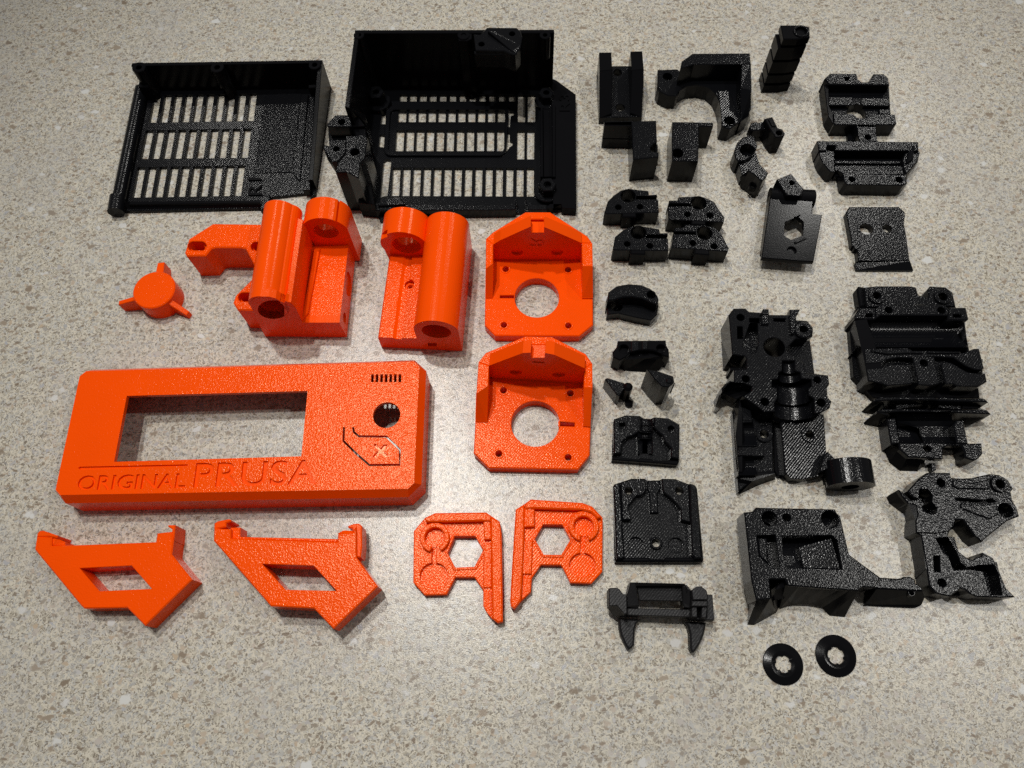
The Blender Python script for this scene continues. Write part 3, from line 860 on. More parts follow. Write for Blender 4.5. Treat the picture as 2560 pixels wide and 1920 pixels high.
def covers():
    T = Thing('motor_cover', 'small square black cover with a grooved centre strip, above the larger one', 'cover')
    b = T.part('floor', 'lined')
    b.solid(H_, [(225, 260), (242, 190), (450, 122), (690, 132), (760, 178), (880, 185), (935, 155), (1190, 175), (1376, 282), (1370, 900), (1320, 985), (800, 940), (240, 900), (205, 860)], 2.6, 0, [], ch=0.4)
    s = T.part('raised_shoulder', 'black')
    s.solid(H_, [(230, 270), (244, 190), (450, 122), (690, 132), (700, 230), (690, 400), (560, 480), (500, 490), (385, 580), (368, 780), (240, 790)], 6, 2, [[(335, 255), (430, 255), (440, 350), (340, 355)]], ch=0.5)
    s = T.part('raised_shoulder', 'black')
    s.solid(H_, [(935, 156), (1190, 176), (1376, 282), (1370, 880), (1225, 850), (1230, 690), (1120, 570), (1080, 470), (1000, 400), (930, 330)], 6, 2, [[(1175, 330), (1225, 300), (1280, 330), (1280, 400), (1225, 440), (1175, 400)]], ch=0.5)
    g = T.part('centre_groove', 'black')
    for v0, v1, zz in ((190, 300, 5.5), (320, 395, 5.0), (430, 505, 4.6), (545, 790, 4.2)):
        for u0, u1, za, zb in ((650, 735, zz + .6, zz - 1.6), (735, 822, zz - 1.6, zz - 1.6), (822, 912, zz - 1.6, zz + .6)):
            g.solid(H_, [(u0, v0, za), (u1, v0, zb), (u1, v1, zb), (u0, v1, za)], zz, 1.5, ch=0)
    for v in (400, 508): g.solid(H_, [(690, v), (890, v + 8), (890, v + 28), (690, v + 18)], 5.6, 1.5)
    f = T.part('front_rail', 'smooth')
    f.solid(H_, [(215, 780), (245, 775), (245, 840), (660, 885), (690, 860), (900, 880), (920, 905), (1210, 900), (1370, 905), (1340, 985), (800, 940), (205, 895)], 4.2, 0, ch=0.5)
    T = Thing('motor_cover', 'larger square black cover with a ribbed floor and two round recesses near its front', 'cover')
    b = T.part('floor', 'lined')
    b.solid(I_, [(225, 390), (250, 350), (340, 320), (540, 250), (775, 250), (820, 285), (1040, 275), (1065, 250), (1300, 255), (1540, 345), (1650, 375), (1680, 420), (1790, 1650), (1775, 1690), (1130, 1690), (860, 1690), (265, 1690), (250, 1640)], 3, 0,
            [('c', 495, 470, 62), ('c', 1372, 470, 66), ('c', 970, 1370, 62), ('c', 622, 1395, 130), ('c', 1315, 1405, 130)], ch=0.5)
    for u, v in ((622, 1395), (1315, 1405)):
        b.cyl(I_, u, v, 140, 1.6, 0, ch=0)
    for sgn, pts in ((0, [(228, 380), (250, 348), (330, 318), (345, 330), (425, 1600), (395, 1640), (285, 1640)]), (1, [(1542, 340), (1575, 335), (1650, 365), (1675, 410), (1770, 1630), (1640, 1640), (1590, 1560)])):
        r = T.part('side_rail', 'black'); r.solid(I_, pts, 6.8, 2.5, ch=0.6)
    s = T.part('raised_shoulder', 'black')
    s.solid(I_, [(352, 332), (540, 252), (775, 252), (800, 400), (790, 480), (720, 548), (640, 548), (500, 720), (535, 968), (385, 968)], 6, 2.8, [('c', 495, 462, 62)], ch=0.5)
    s = T.part('raised_shoulder', 'lined')
    s.solid(I_, [(1065, 252), (1300, 257), (1538, 345), (1565, 1012), (1402, 970), (1395, 790), (1320, 680), (1240, 600), (1090, 480), (1080, 380)], 6, 2.8, [('c', 1372, 462, 66)], ch=0.5)
    c = T.part('centre_bar', 'black')
    c.solid(I_, [(822, 290), (1035, 280), (1060, 420), (1000, 500), (1012, 850), (862, 850), (845, 500), (810, 430)], 4.6, 2.8, ch=0.5)
    r = T.part('screw_ring', 'black')
    r.cyl(I_, 970, 1365, 112, 4.2, 2.5, hole=0.62, ch=0.4)
    f = T.part('front_rail', 'smooth')
    f.solid(I_, [(270, 1620), (850, 1610), (860, 1640), (1110, 1640), (1130, 1610), (1640, 1610), (1780, 1640), (1778, 1690), (265, 1692)], 4.6, 0, ch=0.6)
covers()

def hook():
    T = Thing('hooked_clip', 'dull charcoal clip with two fang-like hooks and a slotted window', 'clip', mat='charcoal')
    f = T.part('frame')
    f.solid(J_, [(605, 690), (1715, 715), (1715, 850), (605, 815)], 10, 4, bottom=True)
    f.solid(J_, [(660, 245), (1600, 268), (1655, 345), (1640, 420, 15), (1590, 300, 15), (760, 300, 15)], 16, 5, bottom=True)
    f.solid(J_, [(770, 300, 11), (1580, 298, 11), (1570, 575, 10), (815, 560, 10)], 11, 8.5, bottom=True)
    s = T.part('riser')
    s.solid(J_, [(662, 245, 16), (755, 260, 16), (812, 640, 12), (805, 690, 11), (605, 670, 12), (608, 450, 14), (640, 350, 15)], 14, 5, bottom=True)
    s = T.part('riser')
    s.solid(J_, [(1565, 300), (1640, 290), (1720, 390), (1715, 690, 12), (1600, 680, 11), (1570, 600, 11)], 15, 5, bottom=True)
    e = T.part('end_block')
    e.solid(J_, [(292, 352), (320, 343), (440, 340), (480, 370), (540, 450), (600, 455), (606, 790), (560, 800), (430, 650), (295, 655)], 16, 6, bottom=True)
    lo = [(*J_(295, 700, 10), 7), (*J_(400, 835, 7), 6), (*J_(606, 850, 7), 6), (*J_(606, 600, 10), 6), (*J_(300, 500, 12), 6)]
    hi = [(*J_(293, 600, 15.5), 15.5), (*J_(430, 655, 15.5), 15.5), (*J_(570, 800, 15), 13), (*J_(606, 600, 15), 14), (*J_(300, 500, 15), 15)]
    e.loft(lo, hi)
    k = T.part('latch_block')
    k.solid(J_, [(1722, 380), (1810, 318), (1890, 314), (1985, 390), (2000, 470), (2000, 548), (1745, 548)], 19, 5, bottom=True)
    k.solid(J_, [(1722, 540), (2000, 548), (1995, 660), (1910, 662), (1815, 660), (1725, 660)], 17, 5, bottom=True)
    k.solid(J_, [(1722, 650), (1815, 655), (1820, 850), (1722, 845)], 15, 5, bottom=True)
    k.solid(J_, [(1900, 655), (1992, 660), (1975, 862), (1890, 860)], 15, 5, bottom=True)
    p = T.part('side_plate')
    p.solid(J_, [(1990, 452), (2085, 462), (2115, 905), (1700, 880), (1700, 850), (1980, 860)], 10, 3.5, bottom=True)
    for pts in ([(462, 855), (700, 880), (850, 885), (770, 960), (742, 1060), (735, 1200), (728, 1330), (690, 1380), (640, 1412), (600, 1370), (550, 1280), (500, 1160), (475, 1050)],
                [(1595, 925), (1780, 930), (1975, 945), (1955, 1060), (1930, 1160), (1870, 1300), (1800, 1420), (1760, 1462), (1725, 1450), (1702, 1400), (1695, 1250), (1690, 1130), (1655, 1000)]):
        h = T.part('hook'); h.solid(J_, pts, 5.0, 0, ch=0.8)
    return T
hook()
# ================================================================ black carriage parts, right
def t_bracket():
    T = Thing('rod_carriage', 'black carriage with a narrow waist between its grooved block and its wide winged end', 'carriage')
    b = T.part('base', 'lined')
    b.solid(E_, [(562, 330), (640, 250), (1005, 250), (1030, 330), (1080, 362), (1170, 362), (1240, 250), (1380, 250), (1445, 310), (1470, 680), (1480, 940), (620, 950), (600, 800)], 4, 0,
            [('c', 1000, 795, 128), [(830, 318), (905, 318), (885, 360), (845, 350)]])
    lg = T.part('back_ledge', 'black')
    lg.solid(E_, [(560, 312), (640, 236), (1005, 236), (1028, 320), (1080, 356), (1170, 353), (1240, 242), (1380, 242), (1442, 295), (1462, 400), (620, 392)], 10, 0, [[(830, 290), (905, 292), (890, 335), (845, 335)]], ch=0.5)
    g = T.part('bearing_groove', 'black')
    # concave seat: series of slanting strips from the ledge down and up to the next bar
    prof = [(395, 9.5), (455, 5.5), (500, 4.0), (545, 4.2)]
    for (v0, z0), (v1, z1) in zip(prof, prof[1:]):
        for (ua, ub) in ((618, 950), (1070, 1425)):
            g.solid(E_, [(ua, v0, z0), (ub, v0, z0), (ub, v1, z1), (ua, v1, z1)], z0, 0, ch=0)
    g.solid(E_, [(618, 565), (950, 565), (960, 640), (900, 680), (620, 680)], 6.5, 0, ch=0.4)
    g.solid(E_, [(1090, 575), (1440, 580), (1475, 670), (1465, 690), (1100, 685), (1050, 640)], 6.5, 0, ch=0.4)
    g.solid(E_, [(900, 655), (960, 640), (1050, 645), (1120, 660), (1130, 690), (1000, 662), (905, 690)], 6, 0, ch=0.2)
    w = T.part('side_wall', 'smooth')
    w.solid(E_, [(552, 395), (618, 390), (625, 690), (680, 800), (685, 950), (612, 830)], 8, 0, ch=0.3)
    f = T.part('cross_bar', 'black')
    f.solid(E_, [(685, 795), (960, 795), (1020, 850), (1130, 858), (1180, 800), (1538, 803), (1560, 930), (1540, 948), (1275, 950), (1270, 990), (1005, 985), (1000, 950), (690, 950)], 9, 0, ch=0.4)
    s = T.part('cross_bar_end', 'black'); s.solid(E_, [(1320, 735), (1472, 740), (1480, 800), (1320, 800)], 6, 0)
    n = T.part('waist', 'black')
    n.solid(E_, [(1005, 940), (1270, 940), (1282, 1100), (1300, 1180), (1040, 1180), (1020, 1080)], 9, 0, [('c', 1160, 1122, 44)], ch=0.4)
    n.cyl(E_, 1160, 1122, 44, 3, 0, ch=0)
    n.solid(E_, [(875, 1060), (1020, 1060), (1030, 1170), (880, 1170)], 2.2, 0)
    # winged end
    t = T.part('wing', 'black')
    wing = [(458, 1172), (1862, 1182), (1888, 1310), (1840, 1450), (1660, 1640)]
    t.solid(E_, [(458, 1170), (1858, 1182), (1865, 1310), (712, 1305), (708, 1235), (600, 1235), (590, 1310), (480, 1310)], 9.5, 0, ch=0.4)
    t.solid(E_, [(478, 1310), (600, 1300), (700, 1320), (705, 1600), (640, 1600), (540, 1480), (500, 1400)], 8.6, 0, ch=0.4)
    t.solid(E_, [(1690, 1300), (1868, 1305), (1886, 1330), (1840, 1470), (1690, 1640), (1660, 1560), (1640, 1420)], 8.0, 0, ch=0.5)
    t.solid(E_, [(1740, 1240, 9), (1800, 1240, 10), (1790, 1420, 10), (1690, 1480, 9)], 10.3, 6, ch=0.2)
    fl = T.part('wing_floor', 'lined')
    fl.solid(E_, [(705, 1430), (1660, 1430), (1700, 1500), (1660, 1660), (700, 1660)], 4.0, 0)
    fl.solid(E_, [(700, 1445), (1640, 1450), (1640, 1490), (700, 1485)], 5.4, 0)
    fl.solid(E_, [(700, 1510), (1650, 1515), (1655, 1590), (700, 1585)], 6.6, 0, m=0)
    fr = T.part('front_bar', 'black')
    fr.solid(F_, [(700, 120), (1660, 130), (1690, 200), (830, 200)], 6.5, 0)
    fr.solid(F_, [(815, 188), (1685, 200), (1706, 318), (1650, 350), (985, 338), (880, 345), (838, 310)], 9, 0, [('c', 940, 266, 46), ('c', 1592, 272, 48)], ch=0.4)
    fr.cyl(F_, 940, 266, 46, 2, 0, ch=0); fr.cyl(F_, 1592, 272, 48, 2, 0, ch=0)
    lo = [(*F_(430, -40, 0), 0), (*F_(735, 270, 0), 0), (*F_(760, 390, 0), 0), (*F_(1690, 390, 0), 0), (*F_(1840, 60, 0), 0)]
    sl = T.part('skirt', 'smooth')
    sl.prism([F_(440, -40, 2), F_(735, 262, 2), F_(758, 330, 2), F_(850, 440, 1), F_(1560, 448, 1), F_(1690, 330, 2), F_(1690, 200, 2), F_(1840, 40, 2), F_(1870, -60, 3), F_(460, -80, 3)], 3.0, 0, ch=0.4)
    return T
t_bracket()

def plate_f():
    T = Thing('backing_plate', 'flat black plate with cut corners, two round holes and a glossy sloping front edge', 'plate')
    b = T.part('plate')
    b.solid(F_, [(905, 642), (1590, 642), (1672, 712), (1678, 760), (1662, 870), (1690, 1020), (1742, 1395), (1030, 1395), (1010, 1230), (975, 1230), (965, 1190), (940, 1190), (920, 1050), (858, 722)], 4, 0,
            [('c', 1140, 952, 88), ('c', 1425, 945, 62)], ch=0.4)
    f = T.part('bevel')
    f.solid(F_, [(1030, 1393, 4), (1742, 1393, 4), (1790, 1525, 1.5), (1000, 1525, 1.5), (985, 1420, 2.5)], 4, 0, ch=0.1)
    return T
plate_f()

def extruder():
    T = Thing('extruder_housing', 'large black housing with a stepped bulb-shaped cavity and a ring ear at lower right', 'housing')
    z = 17
    b = T.part('upper_deck', 'lined')
    out = [(285, 215), (345, 140), (480, 140), (522, 180), (660, 188), (682, 145), (745, 150), (752, 214), (980, 215), (990, 155), (1108, 152), (1062, 240), (1066, 275),
           (1190, 282), (1258, 362), (1252, 462), (1195, 500), (1060, 490), (1040, 510), (960, 590), (945, 640), (1040, 690), (1150, 770), (1165, 890), (1270, 892), (1432, 910), (1446, 1010),
           (1418, 1060), (1428, 1165), (1472, 1210), (1450, 1290), (1350, 1345), (1272, 1352), (1268, 1180), (1205, 1140), (1200, 1060), (1240, 1040), (1236, 960), (1120, 950), (1110, 880), (1045, 860), (1045, 745), (905, 745), (905, 860),
           (862, 880), (858, 950), (785, 965), (785, 1045), (845, 1060), (850, 1180), (812, 1240), (820, 1330), (690, 1332), (600, 1260), (445, 1155), (545, 1095), (555, 1040), (480, 1010), (300, 1000), (210, 1100), (202, 1060), (300, 980), (345, 980), (345, 850), (490, 840), (490, 720), (470, 690), (325, 672)]
    holes = [('c', 422, 245, 44), [(385, 350), (445, 350), (450, 490), (388, 490)], [(520, 335), (540, 310), (620, 320), (625, 560), (600, 650), (540, 660), (440, 580)], ('c', 482, 952, 44), ('c', 700, 1218, 48), ('c', 1305, 965, 42), ('c', 1350, 1228, 50), ('c', 1140, 372, 48),
             ('c', 810, 588, 122, 36), [(525, 255), (640, 255), (640, 310), (525, 300)], [(800, 255), (940, 258), (935, 295), (805, 290)]]
    b.solid(K_, out, z, 0, holes, ch=0.4)
    # floors of the pockets
    p = T.part('pocket_floor', 'black')
    p.solid(K_, [(500, 300), (640, 300), (640, 670), (430, 670), (430, 560)], 11, 0)
    p.solid(K_, [(380, 340), (452, 340), (455, 500), (382, 500)], 5, 0, ch=0)
    rb = T.part('deck_rib', 'black')
    rb.solid(K_, [(990, 152), (1110, 152), (1062, 240), (1062, 300), (1040, 440), (1000, 430), (990, 250)], z + 1.6, z - 1, ch=0.4)
    rb.solid(K_, [(655, 215), (748, 215), (748, 325), (660, 325)], z + 1.2, z - 1, ch=0.4)
    rb.solid(K_, [(682, 146), (748, 150), (750, 215), (655, 215)], z + 1.8, 4, ch=0.4)
    ring = T.part('screw_ring', 'black')
    ring.cyl(K_, 1150, 385, 108, z + 1.5, z - 2, hole=0.44, ch=0.5, n=36)
    # concave stepped seat
    cv = T.part('stepped_cavity', 'black')
    segs = [(742, 865, 905, 1045), (860, 955, 865, 1112), (950, 1062, 785, 1238), (1056, 1195, 846, 1202), (1190, 1352, 812, 1270)]
    for v0, v1, u0, u1 in segs:
        a = K_((u0 + u1) / 2, v0, z); c = K_((u0 + u1) / 2 + 10, v1, z)
        l = K_(u0, (v0 + v1) / 2, z); r = K_(u1, (v0 + v1) / 2, z)
        rad = (r[0] - l[0]) / 2
        N = 26
        dx, dy = c[0] - a[0], c[1] - a[1]; Ln = math.hypot(dx, dy); sx, sy = -dy / Ln, dx / Ln
        rows = []
        for q in (a, c):
            rows.append([(q[0] + sx * rad * math.cos(math.pi * i / N), q[1] + sy * rad * math.cos(math.pi * i / N), z - 0.3 - rad * 0.95 * math.sin(math.pi * i / N)) for i in range(N + 1)])
        cv.add(rows[0] + rows[1], [(i, i + 1, N + 2 + i, N + 1 + i) for i in range(N)], 0)
        # end washers closing the step between two radii
        cv.add(rows[0] + [(q[0], q[1], z - 30) for q in rows[0]], [(i, i + 1, N + 2 + i, N + 1 + i) for i in range(N)][::1], 0)
    # front rim of the large seat
    v1 = 1352
    a = K_(1041 + 10, v1, z); l = K_(812, v1, z); r = K_(1272, v1, z); rad = (r[0] - l[0]) / 2
    fr = [(a[0] + rad * math.cos(math.pi * i / 26), a[1], z - .3 - rad * .95 * math.sin(math.pi * i / 26)) for i in range(27)]
    fo = [(a[0] + (rad + 1.2) * math.cos(math.pi * i / 26), a[1] - .6, z - .6 - (rad + 1.0) * .95 * math.sin(math.pi * i / 26)) for i in range(27)]
    cv.add(fr + fo, [(i, i + 1, 28 + i, 27 + i) for i in range(26)], 0)
    # side skirt and horn at the left
    sk = T.part('side_wall', 'smooth')
    lo = [(*K_(192, 385, 0), 0), (*K_(218, 860, 0), 0), (*K_(345, 860, 0), 0), (*K_(345, 385, 0), 0)]
    hi = [(*K_(284, 222, z - .5), z - .5), (*K_(326, 668, z - .5), z - .5), (*K_(345, 660, z - .5), z - .5), (*K_(345, 222, z - .5), z - .5)]
    sk.loft(lo, hi)
    h = T.part('horn', 'smooth')
    h.solid(K_, [(202, 1056, 14), (300, 975, 14), (345, 985, 14), (230, 1040, 14), (215, 1130, 14), (140, 1250, 9)], 13, 3, bottom=True)
    h.solid(K_, [(340, 690), (475, 690), (470, 820), (300, 820), (290, 760)], 4, 0)
    h.solid(K_, [(300, 820), (470, 820), (480, 860), (300, 860)], 9, 0)
    h.solid(K_, [(205, 1110, 10), (240, 1010, 10), (500, 1030, 10), (540, 1100, 10), (380, 1190, 10)], 9, 4, bottom=True)
    rp = T.part('side_plate', 'lined')
    rp.solid(K_, [(900, 690), (960, 590), (1050, 500), (1218, 480), (1275, 895), (1000, 900)], 10, 0, m=0)
    # lower floor
    lf = T.part('lower_floor', 'lined')
    lf.solid(L_, [(880, 430), (1380, 330), (1412, 790), (1400, 950), (1330, 1060), (1150, 1098), (1000, 1090), (935, 1020), (900, 700)], 6, 0, [('c', 1212, 580, 46)], ch=0.3)
    lf.cyl(L_, 1220, 585, 95, 6.6, 5, hole=0.5)
    ll = T.part('lobe_floor', 'black')
    ll.solid(L_, [(330, 330), (420, 180), (790, 300), (800, 1030), (500, 1160), (400, 1240), (370, 900)], 5, 0, [('c', 690, 580, 46)], ch=0.4)
    ll.cyl(L_, 695, 575, 100, 6, 4.5, hole=0.48)
    # concave lobes at the left of the lower floor
    for v0, v1 in ((420, 720), (820, 1050)):
        N = 10
        for i in range(N):
            va = v0 + (v1 - v0) * i / N; vb = v0 + (v1 - v0) * (i + 1) / N
            za = 5.1 + 5 * (2 * i / N - 1) ** 2; zb = 5.1 + 5 * (2 * (i + 1) / N - 1) ** 2
            ll.solid(L_, [(390, va, za), (560 + 60 * (i / N), va, za), (560 + 60 * ((i + 1) / N), vb, zb), (395, vb, zb)], 6, 4, ch=0)
    ll.solid(L_, [(395, 700), (690, 700), (700, 830), (400, 835)], 9.5, 4)
    ll.solid(L_, [(400, 250), (540, 300), (560, 440), (390, 450)], 9.8, 4)
    lw = T.part('left_wall', 'smooth')
    lo = [(*L_(328, 300, 2), 0), (*L_(345, 640, 0), 0), (*L_(405, 1272, 0), 0), (*L_(520, 1220, 0), 0), (*L_(470, 600, 0), 0)]
    hi = [(*L_(412, 170, 12), 12), (*L_(362, 600, 9), 9), (*L_(400, 1010, 9), 9), (*L_(440, 1010, 9), 9), (*L_(440, 300, 11), 11)]
    lw.loft(lo, hi)
    lo = [(*L_(402, 1272, 0), 0), (*L_(640, 1165, 0), 0), (*L_(820, 1100, 0), 0), (*L_(780, 1000, 0), 0), (*L_(400, 1100, 0), 0)]
    hi = [(*L_(412, 1090, 7), 7), (*L_(560, 1120, 6.5), 6.5), (*L_(818, 1030, 6), 6), (*L_(800, 1000, 6), 6), (*L_(415, 1020, 7), 7)]
    lw.loft(lo, hi)
    ri = T.part('centre_rail', 'smooth')
    ri.solid(L_, [(800, 440), (880, 440), (945, 1050), (850, 1060), (815, 1000)], 3, 0)
    ri.solid(L_, [(878, 440), (896, 440), (950, 1040), (930, 1050)], 6.8, 0, ch=0.2)
    # ring ear lying at the lower right
    er = T.part('ring_ear', 'black')
    er.solid(L_, [(1390, 810), (1430, 775), (1532, 880), (1480, 960), (1330, 1020), (1360, 900)], 11, 0, ch=0.4)
    er.solid(L_, [(1440, 1010), (1560, 880), (1590, 900), (1590, 1040), (1480, 1060)], 10, 0)
    c0 = L_(1715, 1165, 8); c1 = L_(1735, 905, 10)
    pl = Plane(L_(1470, 1240, 0), L_(1945, 1240, 0))
    n = 40
    cx_, cz_ = pl.pt(L_, 1715, 1165)
    R = 9.0
    cz_ = 8.6
    cx_ = pl.pt(L_, 1712, 1170)[0]
    ringo = [(cx_ + R * 1.13 * math.cos(2 * math.pi * i / n), cz_ + R * .93 * math.sin(2 * math.pi * i / n)) for i in range(n)]
    ringi = [(cx_ + 3.7 * math.cos(2 * math.pi * i / n), cz_ - .6 + 3.7 * math.sin(2 * math.pi * i / n)) for i in range(n)]
    er.ext(pl, [ringo, ringi], 0, 11)
    return T
extruder()

def xcarriage():
    T = Thing('carriage_back', 'largest black carriage with a shiny trough, belt channels and two finned flanges', 'carriage')
    z = 13
    bp = T.part('base', 'smooth')
    bp.solid(M_, [(290, 400), (1430, 400), (1520, 640), (1585, 900), (1690, 1330), (1705, 1450), (480, 1450), (250, 1200), (200, 600)], 4, 0)
    lw = T.part('side_wall', 'smooth')
    lo = [(*M_(165, 630, 0), 0), (*M_(285, 1340, 0), 0), (*M_(310, 1395, 0), 0), (*M_(480, 1440, 0), 0), (*M_(480, 600, 0), 0)]
    hi = [(*M_(262, 560, z - .4), z - .4), (*M_(372, 1030, z - .4), z - .4), (*M_(412, 1250, z - .4), z - .4), (*M_(640, 1305, z - .4), z - .4), (*M_(400, 545, z - .4), z - .4)]
    lw.loft(lo, hi)
    t = T.part('back_plate', 'black')
    t.solid(M_, [(372, 175), (520, 160), (890, 160), (968, 172), (1000, 268), (1060, 275), (1100, 300), (1115, 270), (1098, 205), (1130, 162), (1310, 172), (1392, 232), (1428, 395), (400, 402)], 8, 0,
            [('c', 510, 270, 42), ('c', 1283, 283, 50)], ch=0.4)
    t.cyl(M_, 520, 270, 100, 9, 7, hole=0.45); t.cyl(M_, 1280, 280, 98, 9, 7, hole=0.5)
    t.solid(M_, [(285, 192), (310, 158), (380, 170), (402, 402), (318, 402)], 5.5, 0, ch=0.8, m=2)
    b = T.part('upper_bar', 'black')
    b.solid(M_, [(500, 415), (570, 372), (1280, 370), (1345, 410), (1345, 500), (560, 498), (500, 540)], z, 0, [('c', 655, 436, 42), ('c', 1262, 440, 44)], ch=0.5)
    b.solid(M_, [(318, 408), (505, 410), (500, 542), (262, 542), (262, 500)], z, 0, [[(392, 478), (470, 478), (468, 518), (390, 518)]], ch=0.5)
    b.solid(M_, [(1340, 406), (1546, 406), (1578, 540), (1560, 556), (1335, 552)], z, 0, [[(1398, 485), (1485, 485), (1488, 522), (1402, 522)]], ch=0.5)
    for u in (655, 1262): b.cyl(M_, u, 438, 44, 6, 0, ch=0)
    # glossy trough
    g = T.part('bearing_trough', 'lined')
    N = 28
    for i in range(N):
        a0 = math.pi * i / N; a1 = math.pi * (i + 1) / N
        v0 = 690 - 178 * math.cos(a0); v1 = 690 - 178 * math.cos(a1)
        z0 = z - .5 - 8.0 * math.sin(a0); z1 = z - .5 - 8.0 * math.sin(a1)
        g.solid(M_, [(255 + (v0 - 512) * .10, v0, z0), (1520 + (v0 - 512) * .13, v0, z0), (1520 + (v1 - 512) * .13, v1, z1), (255 + (v1 - 512) * .10, v1, z1)], 5, 0, ch=0)
    g.solid(M_, [(285, 755), (1160, 755), (1150, 860), (375, 865), (280, 830)], 6.6, 0, ch=0.3, m=2)
    g.solid(M_, [(1165, 755), (1290, 755), (1300, 860), (1160, 860)], 5.4, 0, m=1)
    ew = T.part('trough_end', 'black')
    ew.solid(M_, [(1525, 640, 9), (1545, 700, 7), (1585, 900, 9), (1540, 930, 9), (1500, 800, 6), (1490, 680, 8)], 8, 0)
    # belt deck in separate lands
    d = T.part('belt_land', 'lined')
    d.solid(M_, [(372, 880), (880, 872), (900, 905), (1050, 905), (1190, 905), (1300, 920), (1520, 930), (1640, 880), (1698, 880), (1755, 1105), (1720, 1130), (1640, 1120), (1540, 1080), (1400, 985), (1200, 975), (930, 990), (760, 985), (640, 1005), (560, 1045), (385, 1060)], z, 0, ch=0.4)
    d = T.part('belt_land', 'lined')
    d.solid(M_, [(395, 1112), (560, 1102), (680, 1062), (830, 1062), (880, 1085), (925, 1285), (640, 1310), (560, 1275), (415, 1255)], z, 0, ch=0.4)
    d = T.part('belt_land', 'lined')
    d.solid(M_, [(930, 975), (1185, 975), (1190, 1060), (1240, 1285), (1130, 1308), (1000, 1300), (945, 1060)], z, 0, [('c', 1060, 1048, 44)], ch=0.4)
    d.cyl(M_, 1060, 1048, 44, 6, 0, ch=0)
    d = T.part('belt_land', 'lined')
    d.solid(M_, [(1258, 1065), (1310, 1030), (1400, 1060), (1560, 1150), (1700, 1170), (1770, 1165), (1788, 1262), (1690, 1320), (1440, 1315), (1400, 1290), (1310, 1290)], z, 0, ch=0.4)
    f = T.part('belt_floor', 'black')
    f.solid(M_, [(390, 1000), (1740, 1000), (1740, 1280), (420, 1280)], 9, 0)
    tt = T.part('belt_tooth', 'black')
    for i in range(9):
        u = 650 + i * 24; v = 1075 - (i if i < 4 else 4) * 5
        tt.solid(M_, [(u, v - 14), (u + 12, v - 14), (u + 12, v + 10), (u, v + 10)], z - .4, 8)
    rl = T.part('deck_rail', 'black')
    rl.solid(M_, [(455, 890), (900, 885), (930, 908), (1050, 908), (1050, 938), (905, 935), (640, 945), (465, 915)], z + .9, z - 1, ch=0.3)
    rl.solid(M_, [(1100, 908), (1480, 915), (1480, 935), (1110, 935)], z + .9, z - 1, ch=0.3)
    # fins
    for pts, zz in (([(500, 262), (560, 238), (1180, 240), (1215, 262), (1250, 238), (1590, 262), (1720, 252), (1770, 262), (1806, 300), (1560, 290), (1240, 285), (1190, 275), (740, 275), (500, 290)], 12),
                    ([(520, 402), (600, 376), (1110, 382), (1170, 400), (1480, 388), (1720, 382), (1790, 388), (1836, 436), (1560, 430), (1250, 410), (780, 408), (520, 425)], 12)):
        p = T.part('fin', 'black')
        p.solid(N_, pts, zz, 0, ch=0.5)
    fl = T.part('fin_end', 'smooth')
    for a, b_, c, dd, e in (((470, 285), (368, 385), (385, 412), (470, 440), (520, 280)), ((520, 412), (390, 515), (395, 545), (480, 580), (560, 450))):
        lo = [(*N_(b_[0], b_[1], 3), 0), (*N_(c[0], c[1], 2), 0), (*N_(dd[0] + 40, dd[1], 1), 0), (*N_(dd[0] + 120, dd[1] - 40, 1), 0)]
        hi = [(*N_(a[0], a[1], 11.5), 11.5), (*N_(a[0] + 8, a[1] + 12, 11.5), 11.5), (*N_(e[0] + 80, e[1] + 5, 11.5), 11.5), (*N_(e[0] + 100, e[1] - 10, 11.5), 11.5)]
        fl.loft(lo, hi)
    fl = T.part('fin_end', 'smooth')
    fl.solid(N_, [(1500, 300), (1800, 300), (1690, 378), (1500, 380)], 7, 0)
    fl = T.part('fin_end', 'smooth')
    fl.solid(N_, [(1540, 440, 8), (1834, 440, 9), (1600, 560, 3), (1530, 560, 3)], 6, 0)
    mid = T.part('fin_floor', 'black')
    mid.solid(N_, [(735, 305), (1480, 310), (1500, 390), (740, 390)], 7, 0, [('c', 1165, 340, 55)])
    # lower body
    lb = T.part('lower_trough', 'black')
    prof = [(440, 10.5), (470, 8.5), (520, 6), (580, 4.5), (700, 4.5), (735, 5.5), (770, 9.5)]
    for (v0, z0), (v1, z1) in zip(prof, prof[1:]):
        lb.solid(N_, [(740 + (v0 - 440) * .12, v0, z0), (1380 + (v0 - 440) * .08, v0, z0), (1380 + (v1 - 440) * .08, v1, z1), (740 + (v1 - 440) * .12, v1, z1)], 6, 0, ch=0)
    ls = T.part('lower_side', 'black')
    ls.solid(N_, [(635, 490), (735, 480), (785, 770), (680, 790), (655, 640)], 10, 0, ch=0.5)
    ls = T.part('lower_side', 'black')
    ls.solid(N_, [(1430, 510), (1520, 510), (1572, 780), (1440, 780), (1400, 560)], 10, 0, ch=0.5)
    ls = T.part('lower_skirt', 'smooth')
    lo = [(*N_(552, 570, 1), 0), (*N_(600, 830, 1), 0), (*N_(660, 1000, 0), 0), (*N_(780, 1095, 0), 0), (*N_(980, 1100, 0), 0), (*N_(1030, 1060, 0), 0), (*N_(1060, 980, 0), 0), (*N_(1000, 600, 0), 0)]
    hi = [(*N_(640, 500, 9), 9), (*N_(680, 790, 9), 9), (*N_(770, 830, 9), 9), (*N_(880, 925, 9), 9), (*N_(1000, 940, 9), 9), (*N_(1050, 940, 9), 9), (*N_(1100, 920, 9), 9), (*N_(1000, 600, 9), 9)]
    ls.loft(lo, hi, cap=False)
    fp = T.part('front_plate', 'black')
